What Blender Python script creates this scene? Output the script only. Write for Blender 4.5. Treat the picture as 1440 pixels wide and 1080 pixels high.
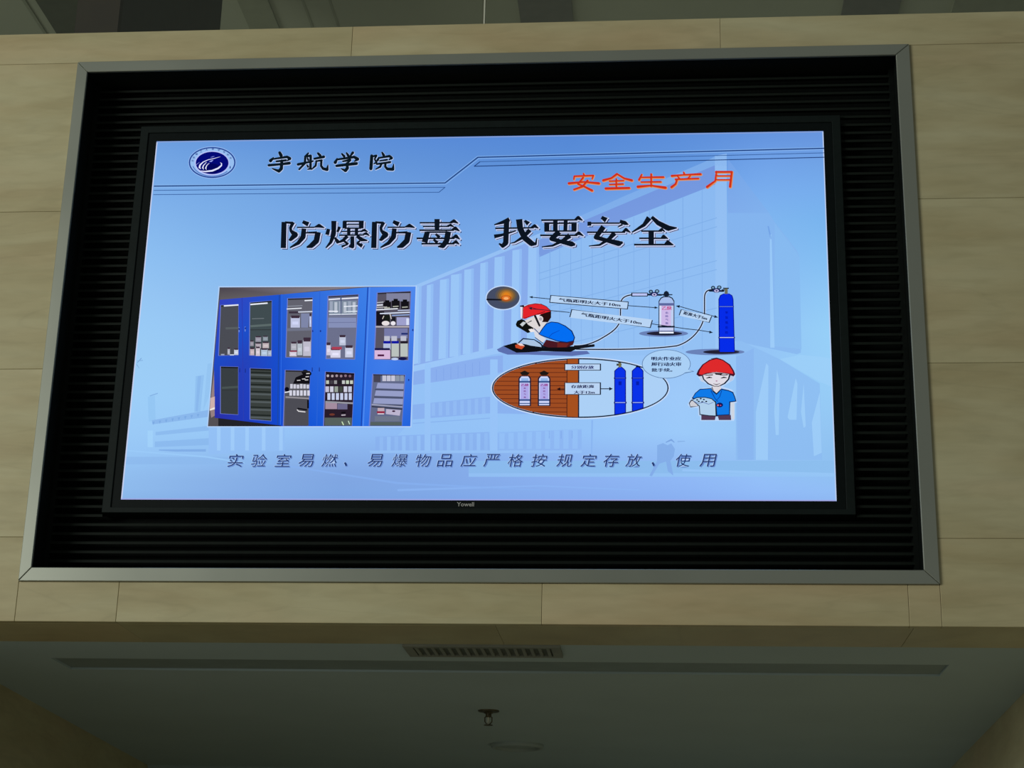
import bpy, bmesh, math, random
from mathutils import Vector, Matrix, geometry

for o in list(bpy.data.objects):
    bpy.data.objects.remove(o)
scene = bpy.context.scene
C = scene.collection
random.seed(7)

# ------------------------------------------------------------------ camera
F = 2487.8
CAM = Vector((1.17649, -3.64084, -0.99136))
def rodrigues(r):
    a = Vector(r); t = a.length
    return Matrix.Rotation(t, 3, a)
RM = rodrigues((0.331463, -0.008401, 0.085305))
cd = bpy.data.cameras.new('camera')
cd.sensor_width = 36; cd.sensor_fit = 'HORIZONTAL'; cd.lens = F * 36 / 1440
cd.clip_start = 0.05; cd.clip_end = 100
cam = bpy.data.objects.new('camera', cd); C.objects.link(cam)
M = Matrix.Identity(4)
for i in range(3):
    M[i][0] = RM[i][0]; M[i][1] = RM[i][2]; M[i][2] = -RM[i][1]; M[i][3] = CAM[i]
cam.matrix_world = M
scene.camera = cam

# ------------------------------------------------------------------ world, lights, exposure
scene.view_settings.view_transform = 'Standard'
scene.view_settings.look = 'None'
scene.view_settings.exposure = 0.0
scene.view_settings.gamma = 1.0
scene.view_settings.use_curve_mapping = False
w = bpy.data.worlds.new('hall'); scene.world = w; w.use_nodes = True
bg = w.node_tree.nodes['Background']
bg.inputs[0].default_value = (0.90, 1.0, 0.95, 1); bg.inputs[1].default_value = 0.13

def area(name, loc, target, sx, sy, power, col):
    l = bpy.data.lights.new(name, 'AREA'); l.shape = 'RECTANGLE'
    l.size = sx; l.size_y = sy; l.energy = power; l.color = col
    o = bpy.data.objects.new(name, l); C.objects.link(o); o.location = loc
    o.rotation_euler = (Vector(target) - Vector(loc)).to_track_quat('-Z', 'Y').to_euler()
    return o
area('daylight_window', (-5.2, -5.5, 0.9), (0.6, 0, 0.2), 3.4, 3.0, 265, (0.97, 1.0, 0.93))
area('upper_ceiling_fill', (0.6, 4.6, 0.9), (0.6, 4.6, 3.2), 4.0, 1.6, 5.6, (1.0, 1.0, 0.90))  # unseen fill light without a fixture, aimed up to brighten the upper ceiling

# ------------------------------------------------------------------ materials
def s2l(c):
    return tuple((x/255/12.92 if x/255 <= 0.04045 else ((x/255+0.055)/1.055)**2.4) for x in c[:3])
def mat(name, col, rough=0.6, metal=0.0, noise=0.0, scale=20, bump=0.0, spec=0.5):
    m = bpy.data.materials.new(name); m.use_nodes = True
    nt = m.node_tree; b = nt.nodes['Principled BSDF']
    b.inputs['Roughness'].default_value = rough; b.inputs['Metallic'].default_value = metal
    b.inputs['Specular IOR Level'].default_value = spec
    b.inputs['Base Color'].default_value = (*col, 1)
    if noise or bump:
        tc = nt.nodes.new('ShaderNodeTexCoord'); n = nt.nodes.new('ShaderNodeTexNoise')
        n.inputs['Scale'].default_value = scale; n.inputs['Detail'].default_value = 5
        nt.links.new(tc.outputs['Object'], n.inputs['Vector'])
        if noise:
            r = nt.nodes.new('ShaderNodeValToRGB')
            r.color_ramp.elements[0].position = 0.3; r.color_ramp.elements[1].position = 0.7
            r.color_ramp.elements[0].color = (*[c*(1-noise) for c in col], 1)
            r.color_ramp.elements[1].color = (*[min(1, c*(1+noise)) for c in col], 1)
            nt.links.new(n.outputs['Fac'], r.inputs[0]); nt.links.new(r.outputs[0], b.inputs['Base Color'])
        if bump:
            bp = nt.nodes.new('ShaderNodeBump'); bp.inputs['Strength'].default_value = bump
            bp.inputs['Distance'].default_value = 0.002
            nt.links.new(n.outputs['Fac'], bp.inputs['Height']); nt.links.new(bp.outputs[0], b.inputs['Normal'])
    return m

def stone_material():
    m = bpy.data.materials.new('cream_travertine'); m.use_nodes = True
    nt = m.node_tree; L = nt.links; b = nt.nodes['Principled BSDF']
    b.inputs['Roughness'].default_value = 0.42; b.inputs['Specular IOR Level'].default_value = 0.35
    tc = nt.nodes.new('ShaderNodeTexCoord'); oi = nt.nodes.new('ShaderNodeObjectInfo')
    off = nt.nodes.new('ShaderNodeVectorMath'); off.operation = 'MULTIPLY_ADD'
    comb = nt.nodes.new('ShaderNodeCombineXYZ')
    for i in range(3): L.new(oi.outputs['Random'], comb.inputs[i])
    off.inputs[1].default_value = (37, 11, 23); L.new(comb.outputs[0], off.inputs[0]); L.new(tc.outputs['Object'], off.inputs[2])
    mp = nt.nodes.new('ShaderNodeMapping'); mp.inputs['Scale'].default_value = (0.8, 0.8, 4.0)
    L.new(off.outputs[0], mp.inputs[0])
    def noise(sc, det, dist=0.0):
        n = nt.nodes.new('ShaderNodeTexNoise'); n.inputs['Scale'].default_value = sc
        n.inputs['Detail'].default_value = det; n.inputs['Distortion'].default_value = dist
        L.new(mp.outputs[0], n.inputs['Vector']); return n
    n1 = noise(2.6, 4, 0.6); n2 = noise(14, 5, 0.4); n3 = noise(1.6, 2)
    r1 = nt.nodes.new('ShaderNodeValToRGB'); e = r1.color_ramp.elements
    e[0].position = 0.28; e[0].color = (0.47, 0.395, 0.215, 1)
    e[1].position = 0.72; e[1].color = (0.60, 0.55, 0.34, 1)
    k = e.new(0.5); k.color = (0.54, 0.475, 0.275, 1)
    L.new(n1.outputs['Fac'], r1.inputs[0])
    r3 = nt.nodes.new('ShaderNodeValToRGB'); e = r3.color_ramp.elements
    e[0].position = 0.5; e[0].color = (0, 0, 0, 1); e[1].position = 0.75; e[1].color = (1, 1, 1, 1)
    L.new(n3.outputs['Fac'], r3.inputs[0])
    mx = nt.nodes.new('ShaderNodeMixRGB'); mx.inputs[2].default_value = (0.58, 0.42, 0.24, 1)
    f = nt.nodes.new('ShaderNodeMath'); f.operation = 'MULTIPLY'; f.inputs[1].default_value = 0.5
    L.new(r3.outputs[0], f.inputs[0]); L.new(f.outputs[0], mx.inputs[0]); L.new(r1.outputs[0], mx.inputs[1])
    r2 = nt.nodes.new('ShaderNodeValToRGB'); e = r2.color_ramp.elements
    e[0].position = 0.25; e[0].color = (0.82, 0.82, 0.80, 1); e[1].position = 0.6; e[1].color = (1, 1, 1, 1)
    L.new(n2.outputs['Fac'], r2.inputs[0])
    mu = nt.nodes.new('ShaderNodeMixRGB'); mu.blend_type = 'MULTIPLY'; mu.inputs[0].default_value = 0.6
    L.new(mx.outputs[0], mu.inputs[1]); L.new(r2.outputs[0], mu.inputs[2])
    # thin darker veins
    v = noise(1.5, 3, 1.2)
    a = nt.nodes.new('ShaderNodeMath'); a.operation = 'SUBTRACT'; a.inputs[1].default_value = 0.5; L.new(v.outputs['Fac'], a.inputs[0])
    ab = nt.nodes.new('ShaderNodeMath'); ab.operation = 'ABSOLUTE'; L.new(a.outputs[0], ab.inputs[0])
    mr = nt.nodes.new('ShaderNodeMapRange'); mr.inputs[1].default_value = 0; mr.inputs[2].default_value = 0.02
    mr.inputs[3].default_value = 0.95; mr.inputs[4].default_value = 1.0; L.new(ab.outputs[0], mr.inputs[0])
    mv = nt.nodes.new('ShaderNodeMixRGB'); mv.blend_type = 'MULTIPLY'; mv.inputs[0].default_value = 1
    L.new(mu.outputs[0], mv.inputs[1]); L.new(mr.outputs[0], mv.inputs[2])
    # slab to slab tone
    tn = nt.nodes.new('ShaderNodeMapRange'); tn.inputs[3].default_value = 0.965; tn.inputs[4].default_value = 1.03
    L.new(oi.outputs['Random'], tn.inputs[0])
    mt = nt.nodes.new('ShaderNodeMixRGB'); mt.blend_type = 'MULTIPLY'; mt.inputs[0].default_value = 1
    L.new(mv.outputs[0], mt.inputs[1]); L.new(tn.outputs[0], mt.inputs[2])
    L.new(mt.outputs[0], b.inputs['Base Color'])
    bp = nt.nodes.new('ShaderNodeBump'); bp.inputs['Strength'].default_value = 0.12; bp.inputs['Distance'].default_value = 0.002
    L.new(n2.outputs['Fac'], bp.inputs['Height']); L.new(bp.outputs[0], b.inputs['Normal'])
    return m

def steel_material():
    m = mat('brushed_steel', (0.37, 0.385, 0.325), 0.36, 0.7)
    nt = m.node_tree; L = nt.links; b = nt.nodes['Principled BSDF']
    tc = nt.nodes.new('ShaderNodeTexCoord')
    n = nt.nodes.new('ShaderNodeTexNoise'); n.inputs['Scale'].default_value = 3.5; n.inputs['Detail'].default_value = 3
    L.new(tc.outputs['Object'], n.inputs['Vector'])
    r = nt.nodes.new('ShaderNodeMapRange'); r.inputs[3].default_value = 0.26; r.inputs[4].default_value = 0.5
    L.new(n.outputs['Fac'], r.inputs[0]); L.new(r.outputs[0], b.inputs['Roughness'])
    return m

STONE = stone_material()
STEEL = steel_material()
CORE = mat('cream_mortar', (0.45, 0.40, 0.24), 0.9, noise=0.15)
PAINT = mat('ceiling_paint', (0.465, 0.57, 0.60), 0.85, noise=0.03, scale=3)
PAINT_UP = mat('upper_ceiling_paint', (0.46, 0.47, 0.34), 0.85, noise=0.03, scale=2)
STRIP_DK = mat('black_ceiling_strip', (0.09, 0.095, 0.05), 0.6, noise=0.08)
STRIP_UP = mat('dark_ceiling_strip', (0.20, 0.20, 0.16), 0.6, noise=0.08)
STRIP_MID = mat('grey_ceiling_strip', (0.33, 0.34, 0.23), 0.6, noise=0.05)
FIN = mat('brown_timber', (0.03, 0.019, 0.008), 0.6, noise=0.2, scale=8)
FINSIDE = mat('dark_fin_cladding', (0.05, 0.048, 0.034), 0.6, noise=0.1)
FLOOR = mat('polished_floor_stone', (0.42, 0.39, 0.30), 0.3, noise=0.12, scale=2)
BLACK = mat('matte_black_paint', (0.005, 0.007, 0.006), 0.7, noise=0.2, scale=60, spec=0.12)
SLAT = mat('black_slat_lacquer', (0.009, 0.013, 0.010), 0.6, noise=0.1, scale=40, spec=0.12)
BEZEL = mat('black_plastic', (0.004, 0.007, 0.007), 0.5, noise=0.1, scale=80, spec=0.12)
BEZEL2 = mat('charcoal_plastic', (0.008, 0.013, 0.012), 0.5, noise=0.1, scale=80, spec=0.15)
LOGO = mat('grey_logo_print', (0.42, 0.42, 0.40), 0.5)
VENT = mat('grey_vent_metal', (0.25, 0.26, 0.22), 0.5, noise=0.1)
DARKV = mat('vent_opening_shade', (0.13, 0.15, 0.13), 0.9)  # dark colour standing in for the shade inside the vent
SLOT = mat('slot_plate_grey', (0.26, 0.32, 0.32), 0.6, noise=0.05)
BRONZE = mat('dull_brass', (0.10, 0.085, 0.05), 0.4, 0.6)
DISC = mat('lamp_trim_grey', (0.36, 0.43, 0.43), 0.5)
SEAL = mat('joint_sealant', (0.62, 0.62, 0.5), 0.5)

def glass_material():
    m = bpy.data.materials.new('green_tinted_glass'); m.use_nodes = True
    b = m.node_tree.nodes['Principled BSDF']
    b.inputs['Base Color'].default_value = (0.90, 0.95, 0.90, 1); b.inputs['Roughness'].default_value = 0.0
    b.inputs['Transmission Weight'].default_value = 1.0; b.inputs['IOR'].default_value = 1.45
    return m
GLASS = glass_material()

def screen_material():
    m = bpy.data.materials.new('lit_screen_pixels'); m.use_nodes = True
    nt = m.node_tree; nt.nodes.clear()
    a = nt.nodes.new('ShaderNodeAttribute'); a.attribute_name = 'Col'
    e = nt.nodes.new('ShaderNodeEmission'); o = nt.nodes.new('ShaderNodeOutputMaterial')
    nt.links.new(a.outputs['Color'], e.inputs[0]); nt.links.new(e.outputs[0], o.inputs[0])
    return m
SCREEN = screen_material()

# ------------------------------------------------------------------ helpers
def add_box(bm, x0, x1, y0, y1, z0, z1):
    v = [bm.verts.new(p) for p in ((x0,y0,z0),(x1,y0,z0),(x1,y1,z0),(x0,y1,z0),(x0,y0,z1),(x1,y0,z1),(x1,y1,z1),(x0,y1,z1))]
    for f in ((0,3,2,1),(4,5,6,7),(0,1,5,4),(1,2,6,5),(2,3,7,6),(3,0,4,7)):
        bm.faces.new([v[i] for i in f])
def add_prism(bm, front, back):
    a = [bm.verts.new(p) for p in front]; b = [bm.verts.new(p) for p in back]; n = len(a)
    bm.faces.new(a); bm.faces.new(b[::-1])
    for i in range(n):
        bm.faces.new([a[i], b[i], b[(i+1) % n], a[(i+1) % n]])
def add_lathe(bm, c, prof, seg=32):
    rings = []
    for r, z in prof:
        rings.append([bm.verts.new((c[0]+r*math.cos(2*math.pi*k/seg), c[1]+r*math.sin(2*math.pi*k/seg), c[2]+z)) for k in range(seg)])
    for a, b in zip(rings, rings[1:]):
        for k in range(seg):
            bm.faces.new([a[k], a[(k+1) % seg], b[(k+1) % seg], b[k]])
    bm.faces.new(rings[0][::-1]); bm.faces.new(rings[-1])
def link(name, bm, m, parent=None, bevel=0):
    bmesh.ops.recalc_face_normals(bm, faces=bm.faces)
    me = bpy.data.meshes.new(name); bm.to_mesh(me); bm.free(); me.materials.append(m)
    o = bpy.data.objects.new(name, me); C.objects.link(o)
    if parent: o.parent = parent
    if bevel:
        md = o.modifiers.new('bevel', 'BEVEL'); md.width = bevel; md.segments = 1
    return o
def box(name, m, x0, x1, y0, y1, z0, z1, parent=None, bevel=0):
    bm = bmesh.new(); add_box(bm, x0, x1, y0, y1, z0, z1)
    return link(name, bm, m, parent, bevel)
def empty(name, loc=(0, 0, 0)):
    o = bpy.data.objects.new(name, None); C.objects.link(o); o.location = loc; o.empty_display_size = 0.05
    return o
def thing(o, label, cat, group=None):
    o['label'] = label; o['category'] = cat
    if group: o['group'] = group
    return o
def struct(o, label=None):
    o['kind'] = 'structure'
    if label: o['label'] = label
    return o

# ------------------------------------------------------------------ setting
YW = -0.07            # face of the stone wall
ZB = -0.2806          # underside of the stone wall / entrance ceiling
ZT = 1.1202           # top of the stone wall
FX0, FX1, FZ0, FZ1 = -0.1817, 1.7317, -0.1953, 1.0398   # steel surround, outer
IX0, IX1, IZ0, IZ1 = -0.1560, 1.7010, -0.1660, 1.0132   # steel surround, inner
OX0, OX1 = -0.60, 2.12  # opening under the wall
ZF = -2.55

wall = struct(empty('wall_front'), 'cream travertine clad wall band holding the recessed screen')
bm = bmesh.new()
for a in ((-3.2, FX0, -0.05, 0.13, ZB+0.02, ZT-0.004), (FX1, 4.6, -0.05, 0.13, ZB+0.02, ZT-0.004),
          (FX0, FX1, -0.05, 0.13, ZB+0.02, FZ0+0.01), (FX0, FX1, -0.05, 0.13, FZ1-0.01, ZT-0.004), (FX0, FX1, 0.06, 0.13, FZ0+0.01, FZ1-0.01),
          (-3.2, OX0-0.02, -0.05, 0.13, ZF, ZB+0.02), (OX1+0.02, 4.6, -0.05, 0.13, ZF, ZB+0.02)):
    add_box(bm, *a)
link('wall_core', bm, CORE, wall)
G = 0.0003
def panel(x0, x1, z0, z1):
    box('stone_panel', STONE, x0+G, x1-G, YW, -0.05, z0+G, z1-G, wall, 0.0008)
for a, b in ((-2.96, -2.08), (-2.08, -1.232), (-1.232, -0.384), (-0.384, 0.4637), (0.4637, 1.3112), (1.3112, 2.16), (2.16, 3.01), (3.01, 3.86)):
    panel(a, b, FZ1, ZT)
for a, b in ((FX0, 0.0357), (0.0357, 0.9264), (0.9264, 1.6678), (1.6678, FX1)):
    panel(a, b, ZB, FZ0)
rows = [ZB, -0.0987, 0.2809, 0.6604, FZ1]
for za, zb in zip(rows, rows[1:]):
    for a, b in ((-2.0, -1.09), (-1.09, FX0), (FX1, 2.64), (2.64, 3.55)):
        panel(a, b, za, zb)
low = [ZF, -2.15, -1.68, -1.21, -0.745, ZB]
for za, zb in zip(low, low[1:]):
    for a, b in ((-2.0, -1.3), (-1.3, OX0-0.01), (OX1+0.01, 2.85), (2.85, 3.55)):
        panel(a, b, za, zb)
for a, b in ((OX0-0.01, 0.0357), (0.0357, 0.83), (0.83, 1.678), (1.678, OX1+0.01)):      # underside slabs
    box('soffit_panel', STONE, a+G, b-G, -0.05, 0.156, ZB, ZB+0.02, wall, 0.0008)
box('cap_panel', STONE, -2.9, 3.8, -0.05, 0.13, ZT-0.004, ZT, wall)

ceil = struct(empty('ceiling'), 'pale painted ceiling of the entrance below the stone wall')
SX0, SX1, SY0, SY1 = -0.2515, 1.8105, 0.368, 0.520
bm = bmesh.new()
ZC = ZB + 0.001
for a in ((-0.75, 2.25, 0.156, SY0, ZC, ZC+0.1), (-0.75, SX0, SY0, SY1, ZC, ZC+0.1), (SX1, 2.25, SY0, SY1, ZC, ZC+0.1), (-0.75, 2.25, SY1, 2.6, ZC, ZC+0.1)):
    add_box(bm, *a)
link('ceiling_board', bm, PAINT, ceil)
box('slot_plate', SLOT, SX0, SX1, SY0, SY1, ZC+0.005, ZC+0.03, ceil)

bm = bmesh.new()
add_prism(bm, [(-0.478, 0.156, ZF), (-0.614, 2.60, ZF), (-0.80, 2.60, ZF), (-0.80, 0.156, ZF)], [(-0.478, 0.156, ZC), (-0.614, 2.60, ZC), (-0.80, 2.60, ZC), (-0.80, 0.156, ZC)])
struct(link('wall_left', bm, STONE), 'stone side wall of the entrance on the left, in shade')
bm = bmesh.new()
add_prism(bm, [(2.024, 0.156, ZF), (2.104, 2.60, ZF), (2.30, 2.60, ZF), (2.30, 0.156, ZF)], [(2.024, 0.156, ZC), (2.104, 2.60, ZC), (2.30, 2.60, ZC), (2.30, 0.156, ZC)])
struct(link('wall_right', bm, STONE), 'stone side wall of the entrance on the right, in shade')
struct(box('wall_back', PAINT, -0.70, 2.20, 2.445, 2.6, ZF, ZC), 'pale far wall of the entrance, only its top edge in view')
struct(box('floor', FLOOR, -7, 8, -8, 2.6, ZF-0.1, ZF), 'stone floor of the hall')

up = struct(empty('ceiling'), 'grey green ceiling of the upper storey seen through glass')
UZ = 3.2
box('ceiling_board', PAINT_UP, -3.2, 4.6, 0.15, 7.0, UZ, UZ+0.1, up)
for x0, x1, m in ((-1.634, -0.95, STRIP_DK), (-0.718, -0.58, STRIP_MID), (0.540, 0.779, STRIP_UP), (1.984, 2.236, STRIP_UP), (2.47, 3.3, STRIP_MID)):
    box('ceiling_strip', m, x0, x1, 0.6, 6.8, UZ-0.012, UZ, up)
for x in (-0.427, -0.305):
    box('ceiling_seam', STRIP_MID, x-0.005, x+0.005, 0.6, 6.8, UZ-0.003, UZ, up)
box('ceiling_seam', STRIP_MID, -1.70, -1.685, 0.6, 6.8, UZ-0.006, UZ, up)
struct(box('wall_back', PAINT_UP, -3.2, 4.6, 7.0, 7.1, ZC+0.1, UZ), 'far wall of the upper storey')
struct(box('floor', FLOOR, -3.2, 4.6, 0.13, 7.0, ZC+0.1, ZC+0.2), 'floor of the upper storey')
fin = thing(empty('partition_fin', (-0.73, 2.1, ZC+0.2)), 'dark brown upright partition behind the glass above the top left of the wall', 'partition')
def local(o, e):
    o.parent = e; o.matrix_parent_inverse = Matrix.Translation(e.location).inverted()
local(box('front_board', FIN, -0.804, -0.655, 1.5, 1.53, ZC+0.2, UZ), fin)
local(box('side_board', FINSIDE, -0.804, -0.655, 1.53, 2.73, ZC+0.2, UZ), fin)

# ------------------------------------------------------------------ glass balustrade
for i, (x0, x1, lab) in enumerate(((-1.20, 0.7575, 'clear glass balustrade pane standing on the wall top, left of the upright joint'),
                                   (0.7655, 2.75, 'clear glass balustrade pane standing on the wall top, right of the upright joint'))):
    g = box('glass_pane', GLASS, x0, x1, 0.0, 0.012, ZT, ZT+1.0)
    thing(g, lab, 'glass pane', 'balustrade glass on the wall')
j = box('joint_strip', SEAL, 0.7600, 0.7635, -0.001, 0.013, ZT, ZT+1.0)
thing(j, 'thin pale sealant strip upright between the two glass panes', 'sealant')

# ------------------------------------------------------------------ steel surround
sur = thing(empty('screen_surround', ((FX0+FX1)/2, YW, FZ0)), 'brushed steel rectangular surround framing the black screen recess on the stone wall', 'frame')
def strip(o4, i4):
    bm = bmesh.new()
    q = [o4[0], o4[1], i4[1], i4[0]]
    add_prism(bm, [(x, YW-0.006, z) for x, z in q], [(x, YW+0.002, z) for x, z in q])
    o = link('trim_strip', bm, STEEL, None, 0.0012); local(o, sur)
g = 0.0005
strip(((FX0+g, FZ0), (FX1-g, FZ0)), ((IX0+g, IZ0), (IX1-g, IZ0)))
strip(((FX1, FZ0+g), (FX1, FZ1-g)), ((IX1, IZ0+g), (IX1, IZ1-g)))
strip(((FX1-g, FZ1), (FX0+g, FZ1)), ((IX1-g, IZ1), (IX0+g, IZ1)))
strip(((FX0, FZ1-g), (FX0, FZ0+g)), ((IX0, IZ1-g), (IX0, IZ0+g)))

# ------------------------------------------------------------------ black louvred niche
nic = thing(empty('louvre_panel', ((FX0+FX1)/2, 0.03, IZ0)), 'black horizontal slatted panel filling the recess around the screen', 'louvre')
NX0, NX1, NZ0, NZ1 = -0.160, 1.705, -0.172, 1.019
for a in ((NX0-0.008, NX0, YW+0.003, 0.05, NZ0, NZ1), (NX1, NX1+0.008, YW+0.003, 0.05, NZ0, NZ1)):
    local(box('liner', BLACK, *a), nic)
local(box('liner', BLACK, NX0-0.008, NX1+0.008, YW+0.003, 0.05, NZ1, NZ1+0.008), nic)
local(box('liner', BLACK, NX0-0.008, NX1+0.008, YW+0.003, 0.05, NZ0-0.008, NZ0), nic)
local(box('backing', BLACK, NX0-0.008, NX1+0.008, 0.05, 0.056, NZ0-0.008, NZ1+0.008), nic)
for x in (NX0+0.0005, NX1-0.0105):
    local(box('edge_stile', BLACK, x, x+0.010, 0.004, 0.05, NZ0, NZ1), nic)
TX0, TX1, TZ0, TZ1 = -0.0385, 1.5785, -0.0300, 0.9030     # television casing
def slat_mesh(x0, x1):
    bm = bmesh.new()
    prof = [(0.005, 0.0), (0.030, 0.008), (0.030, 0.0105), (0.006, 0.0066), (0.004, 0.005)]
    add_prism(bm, [(x0, y, z) for y, z in prof], [(x1, y, z) for y, z in prof])
    bmesh.ops.recalc_face_normals(bm, faces=bm.faces)
    me = bpy.data.meshes.new('slat'); bm.to_mesh(me); bm.free(); me.materials.append(SLAT); return me
FULL = slat_mesh(NX0+0.010, NX1-0.010)
LEFTM = slat_mesh(NX0+0.010, TX0-0.002)
RIGHTM = slat_mesh(TX1+0.002, NX1-0.010)
PITCH = 0.0203
z = -0.1567
while z < NZ1-0.012:
    for me in ((LEFTM, RIGHTM) if TZ0-0.012 < z < TZ1 else (FULL,)):
        o = bpy.data.objects.new('slat', me); C.objects.link(o); o.location = (0, 0, z); local(o, nic)
    z += PITCH

# ------------------------------------------------------------------ television
W, H = 1.54, 1.54*9/16
tv = thing(empty('television', (0.77, 0.0, H/2)), 'wide black flat television showing a blue safety slide, set in the louvred recess', 'television')
def tvadd(o):                                             # parts modelled in plane coords; the set hangs very slightly off level
    o.parent = tv; o.matrix_parent_inverse = Matrix.Translation(tv.location).inverted()
def ring(name, ax0, ax1, az0, az1, bx0, bx1, bz0, bz1, yf, yb, m, bev=0.001):
    bm = bmesh.new()
    O = [(ax0, az0), (ax1, az0), (ax1, az1), (ax0, az1)]; I = [(bx0, bz0), (bx1, bz0), (bx1, bz1), (bx0, bz1)]
    vs = {}
    for k, q in (('O', O), ('I', I)):
        for y, s in ((yf, 'f'), (yb, 'b')):
            vs[k+s] = [bm.verts.new((x, y, zz)) for x, zz in q]
    for i in range(4):
        j = (i+1) % 4
        bm.faces.new([vs['Of'][i], vs['Of'][j], vs['If'][j], vs['If'][i]])
        bm.faces.new([vs['Ob'][i], vs['Ob'][j], vs['Ib'][j], vs['Ib'][i]])
        bm.faces.new([vs['Of'][i], vs['Of'][j], vs['Ob'][j], vs['Ob'][i]])
        bm.faces.new([vs['If'][i], vs['If'][j], vs['Ib'][j], vs['Ib'][i]])
    o = link(name, bm, m, None, bev); tvadd(o); return o
outer = ring('outer_frame', TX0, TX1, TZ0, TZ1, TX0+0.019, TX1-0.019, TZ0+0.012, TZ1-0.017, -0.006, 0.045, BEZEL2)
bezel = ring('bezel', TX0+0.019, TX1-0.019, TZ0+0.012, TZ1-0.017, 0.0, W, 0.0, H, -0.003, 0.045, BEZEL, 0.0005)
body = box('casing', BEZEL, 0.0, W, 0.003, 0.045, 0.0, H); tvadd(body)

# ---- homography: photograph pixel on the slide -> position on the flat display
QUAD = [(220, 197.5), (1157, 184), (1176.5, 706), (171, 703.5)]      # tl, tr, br, bl
def solve(A, b):
    n = len(b); Mx = [r[:]+[v] for r, v in zip(A, b)]
    for i in range(n):
        p = max(range(i, n), key=lambda r: abs(Mx[r][i])); Mx[i], Mx[p] = Mx[p], Mx[i]
        for r in range(n):
            if r != i:
                f = Mx[r][i]/Mx[i][i]
                Mx[r] = [a-f*c for a, c in zip(Mx[r], Mx[i])]
    return [Mx[i][n]/Mx[i][i] for i in range(n)]
A = []; B = []
for (u, v), (x, zz) in zip(QUAD, ((0, H), (W, H), (W, 0), (0, 0))):
    A.append([u, v, 1, 0, 0, 0, -u*x, -v*x]); B.append(x)
    A.append([0, 0, 0, u, v, 1, -u*zz, -v*zz]); B.append(zz)
HM = solve(A, B)
A = []; B = []
for (x, zz), (u, v) in zip(((0, H), (W, H), (W, 0), (0, 0)), QUAD):
    A.append([x, zz, 1, 0, 0, 0, -x*u, -zz*u]); B.append(u)
    A.append([0, 0, 0, x, zz, 1, -x*v, -zz*v]); B.append(v)
HI = solve(A, B)
def P(u, v):
    d = HM[6]*u+HM[7]*v+1
    return ((HM[0]*u+HM[1]*v+HM[2])/d, (HM[3]*u+HM[4]*v+HM[5])/d)
def PI_(x, zz):
    d = HI[6]*x+HI[7]*zz+1
    return ((HI[0]*x+HI[1]*zz+HI[2])/d, (HI[3]*x+HI[4]*zz+HI[5])/d)

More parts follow.
